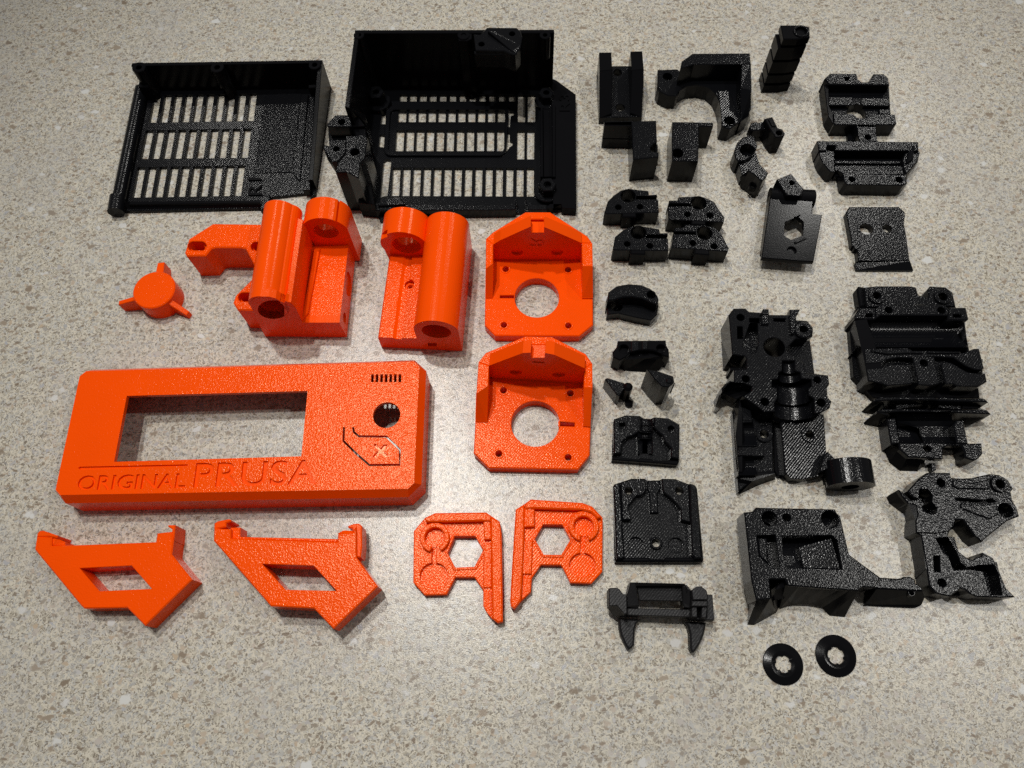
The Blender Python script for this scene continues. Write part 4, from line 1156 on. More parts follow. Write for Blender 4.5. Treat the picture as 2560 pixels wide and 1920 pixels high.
    fp.solid(N_, [(770, 768), (1300, 768), (1480, 782), (1500, 800), (1330, 800), (1280, 835), (1280, 955), (1100, 945), (885, 935), (780, 845)], 10, 6.5, [[(1060, 800), (1110, 800), (1150, 838), (1130, 870), (1080, 868), (1050, 830)]], ch=0.5, bottom=True)
    fp.solid(N_, [(1130, 1000), (1200, 1000), (1205, 1080), (1160, 1105), (1145, 1080)], 3, 0, ch=0.4)
    hk = T.part('side_hook', 'black')
    hk.solid(N_, [(1480, 778), (1728, 772), (1742, 890), (1690, 950), (1640, 975), (1535, 945), (1530, 880), (1500, 810)], 10, 2, ch=0.6, bottom=True)
    return T
xcarriage()

def fan():
    T = Thing('fan_shroud', 'black fan shroud with two sunken pockets and a slim arm reaching right', 'shroud')
    z = 20
    b = T.part('body', 'black')
    pocket1 = [(310, 420), (505, 412), (552, 765), (470, 765), (400, 700), (330, 640)]
    pocket2 = [(575, 425), (1110, 418), (1160, 470), (1215, 780), (640, 765), (590, 620)]
    b.solid(P_, [(172, 172), (262, 165), (300, 122), (1140, 140), (1162, 182), (1196, 212), (1292, 622), (1625, 872), (1560, 975), (1440, 968), (1380, 1010), (640, 955), (608, 885), (445, 885), (458, 1092), (300, 1112), (250, 900)],
            z, 7, [pocket1, pocket2, ('c', 442, 238, 80), ('c', 626, 228, 42), ('c', 1086, 246, 92)], ch=0.5)
    fl = T.part('pocket_floor', 'black')
    fl.solid(P_, [(300, 400), (560, 400), (570, 790), (300, 790)], 12, 0)
    fl.solid(P_, [(310, 440), (420, 440), (430, 720), (330, 640)], 17, 0, ch=0.6)
    fl.solid(P_, [(565, 410, 10), (1240, 410, 10), (1240, 800, 16), (565, 790, 13)], 14, 0)
    fl.solid(P_, [(745, 540, 15), (1100, 445, 17), (1200, 780, 17), (800, 770, 15)], 16, 0, ch=0.3)
    for u, v, r in ((442, 238, 80), (626, 228, 42), (1086, 246, 92)): fl.cyl(P_, u, v, r, 12, 0, ch=0)
    sk = T.part('skirt', 'smooth')
    lo = [(*P_(120, 320, 8), 4), (*P_(190, 700, 2), 0), (*P_(215, 1200, 0), 0), (*P_(205, 1370, 0), 0), (*P_(275, 1375, 0), 0), (*P_(510, 1245, 0), 0), (*P_(540, 1190, 0), 0), (*P_(640, 1100, 6), 6), (*P_(700, 1000, 10), 8), (*P_(450, 300, 8), 8)]
    hi = [(*P_(172, 180, z - .5), z - .5), (*P_(230, 700, z - .5), z - .5), (*P_(280, 1020, z - .5), z - .5), (*P_(300, 1108, z - .5), z - .5), (*P_(330, 1108, z - .5), z - .5), (*P_(455, 1085, z - .5), z - .5), (*P_(458, 1000, z - .5), z - .5), (*P_(600, 900, 14), 14), (*P_(640, 900, 14), 14), (*P_(450, 300, z - .5), z - .5)]
    sk.loft(lo, hi, cap=False)
    fr = T.part('front_wall', 'smooth')
    tp = [(610, 950), (760, 958), (900, 962), (1050, 970), (1200, 985), (1300, 998), (1385, 1012)]
    bt = [(545, 1205, 0), (650, 1168, 1.5), (760, 1148, 3), (900, 1152, 3), (1010, 1185, 2), (1080, 1275, 0), (1240, 1290, 0)]
    F0 = [(*P_(u, v, z - .4), z - .4) for u, v in tp]; F1 = [(*P_(u, v, w), w) for u, v, w in bt]
    G0 = [(x, y + 4, w) for x, y, w in F0]; G1 = [(x, y + 4, w) for x, y, w in F1]
    m_ = len(tp)
    for a_, b_ in ((F1, F0), (G0, G1), (G1, F1)):
        fr.add(a_ + b_, [(i, i + 1, m_ + i + 1, m_ + i) for i in range(m_ - 1)])
    fr.add([F0[-1], F1[-1], G1[-1], G0[-1]], [(1, 2, 3, 0)])
    nt = T.part('side_leg', 'smooth')
    nt.solid(P_, [(460, 1000, 16), (600, 890, 16), (640, 960, 16), (600, 1090, 10), (500, 1110, 12)], 14, 0)
    ar = T.part('arm', 'black')
    ar.solid(P_, [(1290, 622), (1625, 868), (1840, 880), (1870, 858), (1940, 858), (1990, 885), (1998, 930), (2060, 970), (2075, 1010), (1570, 985), (1440, 965), (1250, 960), (1260, 700)], 12, 3, ch=0.5, bottom=True)
    a2 = T.part('arm_blade', 'smooth')
    a2.solid(P_, [(1572, 984, 11.8), (2072, 1008, 11.8), (2092, 1085, 7), (2060, 1160, 2.5), (2000, 1187, 1.5), (1900, 1184, 1.5), (1450, 1162, 1.5)], 11, 0, ch=0.3)
    h_ = T.part('arm_eyelet', 'smooth')
    c_ = P_(1942, 1032, 10.4)
    h_.prism(circle(c_, 1.5, 20), 11.3, 6, [circle(c_, 0.95, 20)], ch=0.2)
    return T
fan()

def idler_o():
    T = Thing('extruder_cover', 'black speckled cover with a C-shaped cut at upper left, lying far right', 'cover')
    z = 11
    def o2(u, v): f = O2.full(u, v); return ((f[0] - 2160) / O_.f, (f[1] - 1160) / O_.f)
    out = [(480, 352), (540, 385), (575, 455), (640, 500), (770, 485), (700, 470), (640, 420), (600, 375), (760, 200), (868, 122), (1030, 115), (1195, 120), (1212, 190), (1350, 198), (1500, 190), (1740, 135), (1880, 150), (2000, 220), (2070, 340), (2035, 380), (2062, 510), (2120, 600), (2152, 722), (1990, 782), (1700, 1012), (1632, 1078),
           (1540, 1000), (1450, 880), (1370, 770), (1270, 770), (1240, 880), (1180, 930), (1165, 985)]
    out += [o2(*p) for p in [(405, 85), (445, 160), (480, 190), (570, 260), (650, 290), (690, 255), (740, 250), (770, 200), (840, 235), (900, 270), (970, 420), (1060, 640), (1168, 745), (1000, 752), (690, 742), (600, 700), (560, 660), (500, 640), (440, 690), (370, 740), (195, 700), (110, 600)]]
    out += [(870, 1450), (792, 990), (715, 950), (716, 780), (740, 700), (722, 575), (610, 545), (520, 440)]
    holes = [[(770, 345), (880, 345), (945, 420), (940, 520), (1010, 610), (995, 680), (920, 697), (820, 650), (808, 590), (838, 545), (760, 470)],
             ('c', 1065, 260, 58), ('c', 1960, 640, 100), ('c', 1885, 275, 60), [(960, 1272), (1048, 1270), (1055, 1490), (975, 1490)],
             [(1258, 480), (1320, 470), (1640, 500), (1780, 480), (1830, 520), (1640, 548), (1330, 528)],
             [o2(*p) for p in [(195, 30), (300, 15), (360, 20), (405, 110), (450, 210), (500, 330), (560, 378), (660, 375), (720, 355), (830, 355), (900, 345), (955, 460), (990, 640), (1000, 715), (850, 718), (810, 570), (770, 430), (590, 405), (410, 418), (345, 235), (290, 215)]],
             ('c', *o2(270, 570), 58)]
    b = T.part('body', 'black')
    b.solid(O_, out, z, 0, holes, ch=0.5)
    f = T.part('recess_floor', 'lined')
    f.solid(O_, [(1240, 450), (1850, 450), (1850, 560), (1240, 560)], 8, 0, ch=0)
    f.solid(O_, [o2(*p) for p in [(180, 10), (420, 10), (470, 190), (600, 300), (940, 320), (1020, 730), (400, 730), (200, 200)]], 3.2, 0, ch=0)
    f.solid(O_, [(740, 330), (1020, 330), (1020, 705), (800, 705)], 2, 0, ch=0)
    f.cyl(O_, 1960, 640, 100, 4, 0, ch=0); f.cyl(O_, 1065, 260, 58, 4, 0, ch=0)
    r = T.part('relief', 'black')
    r.solid(O_, [(1225, 300), (1310, 340), (1740, 350), (1760, 200), (1500, 260), (1230, 220)], z + .9, z - 1, ch=0.5)
    r.solid(O_, [(1330, 540), (1640, 560), (1840, 540), (1860, 700), (1740, 760), (1500, 680), (1330, 600)], z + .7, z - 1, ch=0.5)
    r.cyl(O_, 1885, 275, 120, z + 1.2, z - 1, hole=.5)
    r.solid(O_, [(716, 790), (1240, 800), (1230, 870), (1180, 930), (1000, 960), (720, 950)], z + .9, z - 1, ch=0.4)
    sw = T.part('side_wall', 'smooth')
    lo = [(*O_(335, 445, 2), 0), (*O_(345, 545, 0), 0), (*O_(555, 700, 0), 0), (*O_(600, 960, 0), 0), (*O_(690, 1250, 0), 0), (*O_(700, 1590, 0), 0), (*O_(880, 1590, 0), 0), (*O_(760, 700, 0), 0)]
    hi = [(*O_(485, 355, z - .4), z - .4), (*O_(520, 440, z - .4), z - .4), (*O_(612, 548, z - .4), z - .4), (*O_(716, 780, z - .4), z - .4), (*O_(792, 990, z - .4), z - .4), (*O_(862, 1450, z - .4), z - .4), (*O_(900, 1450, z - .4), z - .4), (*O_(760, 600, z - .4), z - .4)]
    sw.loft(lo, hi)
    return T
idler_o()

def washers():
    for u, v, r, ang, lab in ((682, 830, 348, 0.3, 'thin black ring washer, left one of the two at the bottom right'), (1597, 685, 352, 0.9, 'thin black ring washer, right one of the two, nearer the fan shroud arm')):
        T = Thing('ring_washer', lab, 'washer', 'thin black washers', mat='smooth')
        b = T.part('ring')
        c = Q_(u, v, 1.0)
        R = 11.0
        e = Q_(u + r, v, 1.0); R = e[0] - c[0]
        N = 56
        # dished profile: outer rim low, slope up, inner lip
        prof = [(R, 0), (R, 0.45), (R * .97, 0.6), (R * .62, 1.25), (R * .55, 1.2), (R * .42, 1.0), (R * .41, 0.0)]
        vs = []; fs = []
        for (rr, zz) in prof:
            for i in range(N):
                a = 2 * math.pi * i / N
                k = rr
                if rr < R * .5:
                    for t in range(5):
                        dlt = (a - ang - t * 2 * math.pi / 5 + math.pi) % (2 * math.pi) - math.pi
                        if abs(dlt) < 0.15: k = rr * .86
                vs.append((c[0] + k * math.cos(a), c[1] + k * math.sin(a), zz))
        P = len(prof)
        for j in range(P - 1):
            for i in range(N):
                q = (j * N + i, j * N + (i + 1) % N, (j + 1) * N + (i + 1) % N, (j + 1) * N + i)
                fs.append(q)
        b.add(vs, fs)
washers()
# ================================================================ orange pieces
def text_loops(word):
    """closed outlines of a word set in the built-in font, in font units"""
    cu = bpy.data.curves.new('text', 'FONT'); cu.body = word; cu.resolution_u = 3; cu.fill_mode = 'NONE' if 'NONE' in [e.identifier for e in cu.bl_rna.properties['fill_mode'].enum_items] else cu.fill_mode
    tmp = bpy.data.objects.new('tmp_text', cu); scene.collection.objects.link(tmp)
    bpy.context.view_layer.update()
    me = bpy.data.meshes.new_from_object(tmp.evaluated_get(bpy.context.evaluated_depsgraph_get()))
    bpy.data.objects.remove(tmp)
    use = {}
    for e in me.edges: use[tuple(sorted(e.vertices))] = 0
    for p in me.polygons:
        vs = list(p.vertices)
        for i in range(len(vs)):
            use[tuple(sorted((vs[i], vs[(i + 1) % len(vs)])))] += 1
    nb = {}
    for (i, j), c in use.items():
        if len(me.polygons) == 0 or c == 1:
            nb.setdefault(i, []).append(j); nb.setdefault(j, []).append(i)
    loops = []; seen = set()
    for st in nb:
        if st in seen: continue
        lp = [st]; seen.add(st); cur = st
        while True:
            nx = [q for q in nb[cur] if q not in seen]
            if not nx: break
            cur = nx[0]; seen.add(cur); lp.append(cur)
        if len(lp) > 2: loops.append([(me.vertices[i].co.x, me.vertices[i].co.y) for i in lp])
    return loops

def inside(p, lp):
    c = False; n = len(lp)
    for i in range(n):
        a, b = lp[i], lp[(i + 1) % n]
        if (a[1] > p[1]) != (b[1] > p[1]) and p[0] < (b[0] - a[0]) * (p[1] - a[1]) / (b[1] - a[1]) + a[0]: c = not c
    return c

def engraving(zt):
    """recess outlines of the words, the bar and the cross, and the islands left standing in the letters"""
    cuts = []; isl = []
    for s, p0, p1, ph in (('ORIGINAL', Y_(318, 1262, zt), Y_(1248, 1240, zt), Y_(330, 1140, zt)),
                          ('PRUSA', Y_(1325, 1238, zt), Z_(795, 1208, zt), Y_(1338, 1030, zt))):
        lps = text_loops(s)
        xs = [q[0] for l in lps for q in l]; ys = [q[1] for l in lps for q in l]
        x0, x1, y0, y1 = min(xs), max(xs), min(ys), max(ys)
        ux = Vector(p1) - Vector(p0); Ln = ux.length; ux.normalize(); uy = Vector((-ux.y, ux.x)); Hh = (Vector(ph) - Vector(p0)).dot(uy)
        def W(q):
            w = Vector(p0) + ux * ((q[0] - x0) / (x1 - x0) * Ln) + uy * ((q[1] - y0) / (y1 - y0) * Hh)
            return (w.x, w.y)
        for l in lps:
            isle = any(inside(l[0], m) for m in lps if m is not l)
            w, _ = clean([W(q) for q in l], eps=0.03)
            if area(w) < 0: w = w[::-1]
            d = 0.16
            w = inset(w, d if isle else -d)
            (isl if isle else cuts).append(w)
    cuts.append([Y_(330, 1068, zt), Y_(345, 1060, zt), Y_(1275, 1040, zt), Y_(1278, 1056, zt), Y_(345, 1088, zt)])
    cuts.append([Z_(u, v, zt) for u, v in [(1290, 872), (1312, 862), (1352, 902), (1380, 868), (1412, 870), (1376, 925), (1420, 965), (1398, 980), (1352, 945), (1318, 985), (1282, 975), (1328, 920)]])
    return cuts, isl

def display_cover():
    T = Thing('display_cover', 'large orange faceplate with a wide rectangular window and engraved lettering', 'cover', mat='orange')
    zt = 19.0
    tl = Y_(352, 236, zt); tr = Z_(1690, 150, zt); brc = Z_(1640, 1250, zt); blc = Y_(124, 1306, zt)
    # face rectangle, kept true
    face = [tl, tr, brc, blc]
    win = [Y_(750, 448, zt), Z_(722, 405, zt), Z_(668, 970, zt), Y_(640, 1018, zt)]
    def cut(p, c):       # clip corners of a 4-gon (order tl,tr,br,bl)
        out = []
        n = len(p)
        for i in range(n):
            a, b, d = Vector(p[i - 1]), Vector(p[i]), Vector(p[(i + 1) % n])
            out.append(tuple(b + (a - b).normalized() * c)); out.append(tuple(b + (d - b).normalized() * c))
        return out
    ccw = [blc, brc, tr, tl]
    big = inset(ccw, -2.6)
    O = cut(big, 5.5); F = cut(ccw, 2.5)
    holes = [win]
    for i in range(7):
        u = 1283 + i * 39.5
        holes.append([Z_(u - 12, 262, zt), Z_(u + 12, 261, zt), Z_(u + 10, 329, zt), Z_(u - 14, 330, zt)])
    holes.append(Mesh.loop(Z_, ('c', 1405, 614, 118, 40), zt))
    # slit round the push tab
    path = [(1036, 718), (1032, 838), (1152, 955), (1255, 1045), (1518, 1043), (1519, 912), (1402, 800), (1165, 797), (1122, 760), (1115, 718)]
    def ribbon(pts, w):
        L = []; R = []
        for i, p in enumerate(pts):
            a = Vector(pts[max(0, i - 1)]); c = Vector(pts[min(len(pts) - 1, i + 1)])
            d = (c - a).normalized(); n = Vector((-d.y, d.x)) * w
            L.append(tuple(Vector(p) + n)); R.append(tuple(Vector(p) - n))
        return L + R[::-1]
    holes.append([Z_(u, v, zt) for u, v in ribbon(path, 9.5)])
    T.holes = holes
    cut_, isl = engraving(zt)
    lowp = T.part('backing', 'orange_s')
    lowp.prism(F, zt - 1.0, zt - 2.2, holes, ch=0.0, bottom=True)
    sh = T.part('faceplate')
    sh.prism(F, zt, zt - 1.02, holes + cut_, ch=0.0)
    for q in isl:
        sh.prism(q, zt, zt - 1.02, ch=0.0)
    shell = T.part('shell', 'orange_s')
    n = len(O)
    r0 = [(p[0], p[1], zt - .02) for p in F]; r1 = [(p[0], p[1], zt - 4.4) for p in O]; r2 = [(p[0], p[1], 0) for p in O]
    Oi = cut(inset(big, 2.2), 4.5)
    r3 = [(p[0], p[1], 0) for p in Oi]; r4 = [(p[0], p[1], zt - 2.2) for p in Oi]
    for a, b in ((r1, r0), (r2, r1), (r3, r2), (r4, r3)):
        shell.add(a + b, [(i, (i + 1) % n, n + (i + 1) % n, n + i) for i in range(n)])
    return T
lcd = display_cover()

def knob():
    T = Thing('dial_knob', 'small orange knob with three thin spokes, at the far left', 'knob', mat='orange')
    h = T.part('hub')
    c = U_(408, 795, 11); e = U_(408 + 170, 795, 11); r = e[0] - c[0]
    c = U_(405, 793, 11)
    h.prism(circle(c, r, 48), 11, 0, ch=0.5)
    def spoke(z1, z2, base, tip, w):
        p = T.part('spoke', 'orange_s')
        a = Vector(U_(*base, z1)); b = Vector(U_(*tip, z2)); d = (b - a).normalized(); n = Vector((-d.y, d.x)) * w
        p.prism([tuple(a - n), tuple(b - n * .8), tuple(b + n * .8), tuple(a + n)], [z1, z2, z2, z1], 0, ch=0.3)
    spoke(10.5, 8, (440, 720), (462, 572), 2.1)
    spoke(10.5, 7, (300, 850), (118, 900), 1.3)
    spoke(11.3, 4, (470, 850), (680, 985), 1.5)
    return T
knob()

def x_end_motor():
    T = Thing('rod_carrier', 'biggest orange block with two rod tubes and a side arm with slotted holes', 'carrier', mat='orange_s')
    A = U_(1310, 1176, 0); B = U_(1975, 1180, 0)
    pl = Plane(A, B)
    prof = pl.poly(U_, [(1310, 1175), (1192, 930), (1198, 885), (1230, 860), (1280, 850), (1340, 851), (1395, 864), (1430, 884), (1438, 908), (1462, 906), (1475, 886), (1520, 905), (1560, 950), (1590, 1010), (1612, 1062), (1915, 1062), (1975, 1180)])
    hole = pl.ell(U_, 1378, 956, 128, 76)
    # depth of the long tube from the run of its crest
    zt = pl.pt(U_, 1320, 850)[1]
    back = U_(1525, 64, zt)
    Lr = pl.depth(back)
    body = T.part('base_block')
    zs = pl.pt(U_, 1612, 1062)[1]
    sA = pl.pt(U_, 1560, 1010)[0]; sB = pl.pt(U_, 1915, 1062)[0]
    body.ext(pl, [prof, hole, pl.poly(U_, [(1330, 1098), (1400, 1100), (1400, 1132), (1345, 1130)])], 0, 4)
    # long barrel: the same profile but with a round crown
    crown = T.part('rod_tube', 'orange_s')
    hx, hz = pl.pt(U_, 1345, 945)
    prof2 = pl.poly(U_, [(1310, 1175), (1192, 930), (1196, 895), (1225, 863), (1275, 851), (1340, 850), (1395, 864), (1428, 882), (1438, 908)])
    def arc_between(p, q, bulge, n=8): return [p, q]
    # smooth crown by sampling a circle through the crest
    xl = prof2[1][0]; xr = pl.pt(U_, 1436, 890)[0]
    cxx = (xl + xr) / 2; Rr = (xr - xl) / 2 * 1.02
    ztop = zt; zc = ztop - Rr
    ring = [(cxx + Rr * math.cos(math.radians(a)), zc + Rr * math.sin(math.radians(a))) for a in range(12, 199, 6)]
    xcut = pl.pt(U_, 1436, 890)[0]
    ring = [q for q in ring if q[0] < xcut]
    prof3 = [(prof[0][0] + .3, 0.5), (xcut, 0.5), (xcut, ring[0][1] - .4)] + ring
    hole2 = hole
    crown.ext(pl, [prof3, hole2], 0.15, Lr, back=True)
    crown2 = T.part('slit_wall', 'orange_s')
    prof4 = pl.poly(U_, [(1462, 1170), (1468, 912), (1480, 892), (1520, 900), (1560, 945), (1590, 1005), (1612, 1055), (1612, 1170)])
    crown2.ext(pl, [prof4], 0.15, Lr * .86)
    st = T.part('step_block', 'orange')
    Lb = pl.depth(U_(2095, 450, 0))
    st.ext(pl, [pl.poly(U_, [(1600, 1172), (1612, 1063), (1915, 1063), (1974, 1178)])], 0.1, Lb)
    # short barrel at the back right
    base = U_(2010, 432, zs)
    d2 = pl.depth(base)
    p2 = pl.shifted(d2)
    face = p2.poly(U_, [(1716, 460), (1700, 400), (1612, 295), (1640, 255), (1690, 226), (1750, 212), (1820, 216), (1885, 232), (1890, 262), (1905, 268), (1905, 318), (1938, 318), (1944, 268), (1962, 290), (1990, 340), (2010, 432)])
    hol = p2.ell(U_, 1806, 345, 108, 82)
    sb = T.part('short_tube', 'orange_s')
    z2 = p2.pt(U_, 1760, 212)[1]
    dback = p2.depth(U_(1830, 42, z2))
    # round outline from the face width
    xl = p2.pt(U_, 1612, 295)[0]; xr = p2.pt(U_, 2040, 250)[0]
    xr = p2.pt(U_, 2000, 350)[0]
    cx2 = (xl + xr) / 2; R2 = (xr - xl) / 2; zc2 = z2 - R2
    out = [(cx2 + R2 * math.cos(math.radians(a)), zc2 + R2 * math.sin(math.radians(a))) for a in range(0, 52, 6)]
    out += [(cx2 + R2 * .64, zc2 + R2 * .52), (cx2 + R2 * .60, zc2 + R2 * .78)]
    out += [(cx2 + R2 * math.cos(math.radians(a)), zc2 + R2 * math.sin(math.radians(a))) for a in range(60, 215, 6)]
    out += [(cx2 - R2 * .7, 1), (cx2 + R2, 1)]
    hh = [(cx2 + R2 * .55 * math.cos(2 * math.pi * i / 32), zc2 + R2 * .55 * math.sin(2 * math.pi * i / 32)) for i in range(32)]
    sb.ext(p2, [out, hh], 0, max(12, dback))
    # ledges seen in the trough
    tr = T.part('trough_wall', 'orange_s')
    tr.prism([U_(1700, 450, zs + 3), U_(1750, 440, zs + 3), U_(1660, 985, zs + 1), U_(1612, 1050, zs + .5)], zs + 1.5, 0, ch=0.3)
    # sockets in the right flank
    p3 = Plane(U_(1975, 1180, 0), U_(2095, 450, 0))
    T.bores = []
    for u, v, rv, dep in ((1962, 1030, 62, 5), (2058, 432, 58, 5), (2008, 750, 190, 2.5)):
        s_, z_ = p3.pt(U_, u, v); s2, _ = p3.pt(U_, u, v + rv)
        w_ = (p3.o[0] + p3.u[0] * s_ - p3.n[0] * 6, p3.o[1] + p3.u[1] * s_ - p3.n[1] * 6, z_)
        T.bores.append(('step_block', w_, (p3.n[0], p3.n[1], 0), min(abs(s2 - s_), 6.2 if rv > 100 else 3), dep + 6))
    # mounting arm
    ar = T.part('mounting_arm', 'orange')
    slot = lambda u, v, ru, rv: [(u + (ru - rv) * (1 if math.cos(a) > 0 else -1) * 1.0 + rv * math.cos(a) * 1.15, v + rv * math.sin(a)) for a in [2 * math.pi * (i + .5) / 20 for i in range(20)]]
    up = [(690, 378), (885, 255), (1360, 262), (1420, 400), (1330, 740), (1250, 645), (1150, 460), (1110, 452), (905, 451), (870, 462), (825, 518), (670, 520), (655, 492)]
    ar.solid(U_, up, 19, 0, [slot(757, 440, 70, 40), slot(1268, 443, 70, 40)], ch=0.6)
    dn = [(1048, 900), (1070, 838), (1250, 660), (1330, 690), (1280, 900), (1215, 962), (1085, 958)]
    ar.solid(U_, dn, 19, 0, [slot(1165, 856, 70, 40)], ch=0.6)
    for u, v in ((757, 440), (1268, 443), (1165, 856)):
        ar.solid(U_, slot(u, v, 74, 44), 15.5, 0, [slot(u + 8, v + 14, 52, 20)], ch=0.2)
    return T
x_end_motor()

def x_end_idler():
    T = Thing('rod_carrier', 'orange block with two rod tubes, a small screw hole and no side arm', 'carrier', mat='orange_s')
    A = W_(186, 1342, 0); B = W_(872, 1374, 0)
    pl = Plane(A, B)
    zt = pl.pt(W_, 645, 1112)[1]
    Lr = pl.depth(W_(722, 168, zt))
    xl = pl.pt(W_, 470, 1205)[0]; xr = pl.pt(W_, 856, 1230)[0]
    cx = (xl + xr) / 2; R = (xr - xl) / 2; zc = zt - R
    ring = [(cx + R * math.cos(math.radians(a)), zc + R * math.sin(math.radians(a))) for a in range(0, 187, 6)]
    out = [(xl, 0), (xr, 0)] + ring
    hole = [(cx + R * .66 * math.cos(2 * math.pi * i / 32), zc - R * .06 + R * .66 * math.sin(2 * math.pi * i / 32)) for i in range(32)]
    tb = T.part('rod_tube', 'orange_s')
    nut = pl.poly(W_, [(585, 1306), (662, 1306), (662, 1334), (590, 1334)])
    tb.ext(pl, [out, hole, nut], 0, Lr)
    zs = pl.pt(W_, 300, 1262)[1]
    b = T.part('stepped_flank', 'orange')
    x0 = pl.pt(W_, 150, 1250)[0]
    dB = pl.depth(W_(215, 530, zs))
    prof = [(0, 0), (xl + 1, 0), (xl + 1, zs + .6), (x0 + (xl - x0) * .62, zs + .2), (x0 + (xl - x0) * .60, zs - 1.1), (x0 + (xl - x0) * .46, zs - 1.1), (x0 + (xl - x0) * .38, zs), (x0 + .8, zs), (x0, zs - 1)]
    b.ext(pl, [prof], 0.1, dB + 6)
    sc = T.part('screw_seat', 'orange_s')
    c = W_(425, 790, zs + .7); e = W_(425 + 56, 790, zs + .7); r = e[0] - c[0]
    sc.prism(circle(c, r, 28), zs + 1.6, zs - 2, [circle((c[0] + .2, c[1] - .4), r * .72, 24)], ch=0.3)
    sc.prism(circle(c, r * .74, 28), zs - .2, zs - 3, [circle((c[0] + .2, c[1] - .6), r * .42, 24)], ch=0.3)
    T.bores = [('stepped_flank', (c[0], c[1], zs + 3), (0, 0, -1), r * .8, 6.5), ('stepped_flank', (c[0] + .3, c[1] - .5, zs), (0, 0, -1), r * .42, 30)]
    T.parts = [p for p in T.parts if p[0] != 'screw_seat']
    sc = T.part('screw_seat', 'orange_s')
    sc.prism(circle(c, r * .80, 28), zs - 2.6, zs - 3.6, [circle((c[0] + .3, c[1] - .5), r * .5, 24)], ch=0.2)
    # short barrel at the back
    d2 = pl.depth(W_(300, 540, zs))
    p2 = pl.shifted(d2)
    z2 = p2.pt(W_, 400, 348)[1]
    xl2 = p2.pt(W_, 180, 455)[0]; xr2 = p2.pt(W_, 565, 400)[0]
    c2 = (xl2 + xr2) / 2; R2 = (xr2 - xl2) / 2; zc2 = z2 - R2
    o = [(c2 + R2 * .5, 0.5), (c2 + R2, zc2 * .6)] + [(c2 + R2 * math.cos(math.radians(a)), zc2 + R2 * math.sin(math.radians(a))) for a in range(0, 127, 6)]
    o += [(c2 - R2 * .60, zc2 + R2 * .60), (c2 - R2 * .80, zc2 + R2 * .46)]
    o += [(c2 + R2 * math.cos(math.radians(a)), zc2 + R2 * math.sin(math.radians(a))) for a in range(156, 205, 6)] + [(c2 - R2 * .8, 0.5)]
    h = [(c2 + R2 * .62 * math.cos(2 * math.pi * i / 32) + R2 * .12, zc2 + R2 * .62 * math.sin(2 * math.pi * i / 32)) for i in range(32)]
    sb = T.part('short_tube', 'orange_s')
    dback = p2.depth(W_(400, 130, z2))
    sb.ext(p2, [o, h], 0, 2.6)
    o2_ = [(c2 + R2 * .5, 0.5), (c2 + R2, zc2 * .6)] + [(c2 + R2 * math.cos(math.radians(a)), zc2 + R2 * math.sin(math.radians(a))) for a in range(0, 205, 6)] + [(c2 - R2 * .8, 0.5)]
    sb.ext(p2, [o2_, h], 2.6, max(10, dback))
    return T
x_end_idler()

def text_mesh(s):
    cu = bpy.data.curves.new('text', 'FONT'); cu.body = s; cu.extrude = 0.5; cu.resolution_u = 3
    tmp = bpy.data.objects.new('tmp_text', cu); scene.collection.objects.link(tmp)
    bpy.context.view_layer.update()
    dg = bpy.context.evaluated_depsgraph_get()
    me = bpy.data.meshes.new_from_object(tmp.evaluated_get(dg))
    bpy.data.objects.remove(tmp)
    xs = [v.co.x for v in me.vertices]; ys = [v.co.y for v in me.vertices]
    vs = [((v.co.x - min(xs)) / (max(xs) - min(xs)), (v.co.y - min(ys)) / (max(ys) - min(ys)), v.co.z > 0) for v in me.vertices]
    fs = [tuple(p.vertices) for p in me.polygons]
    return vs, fs

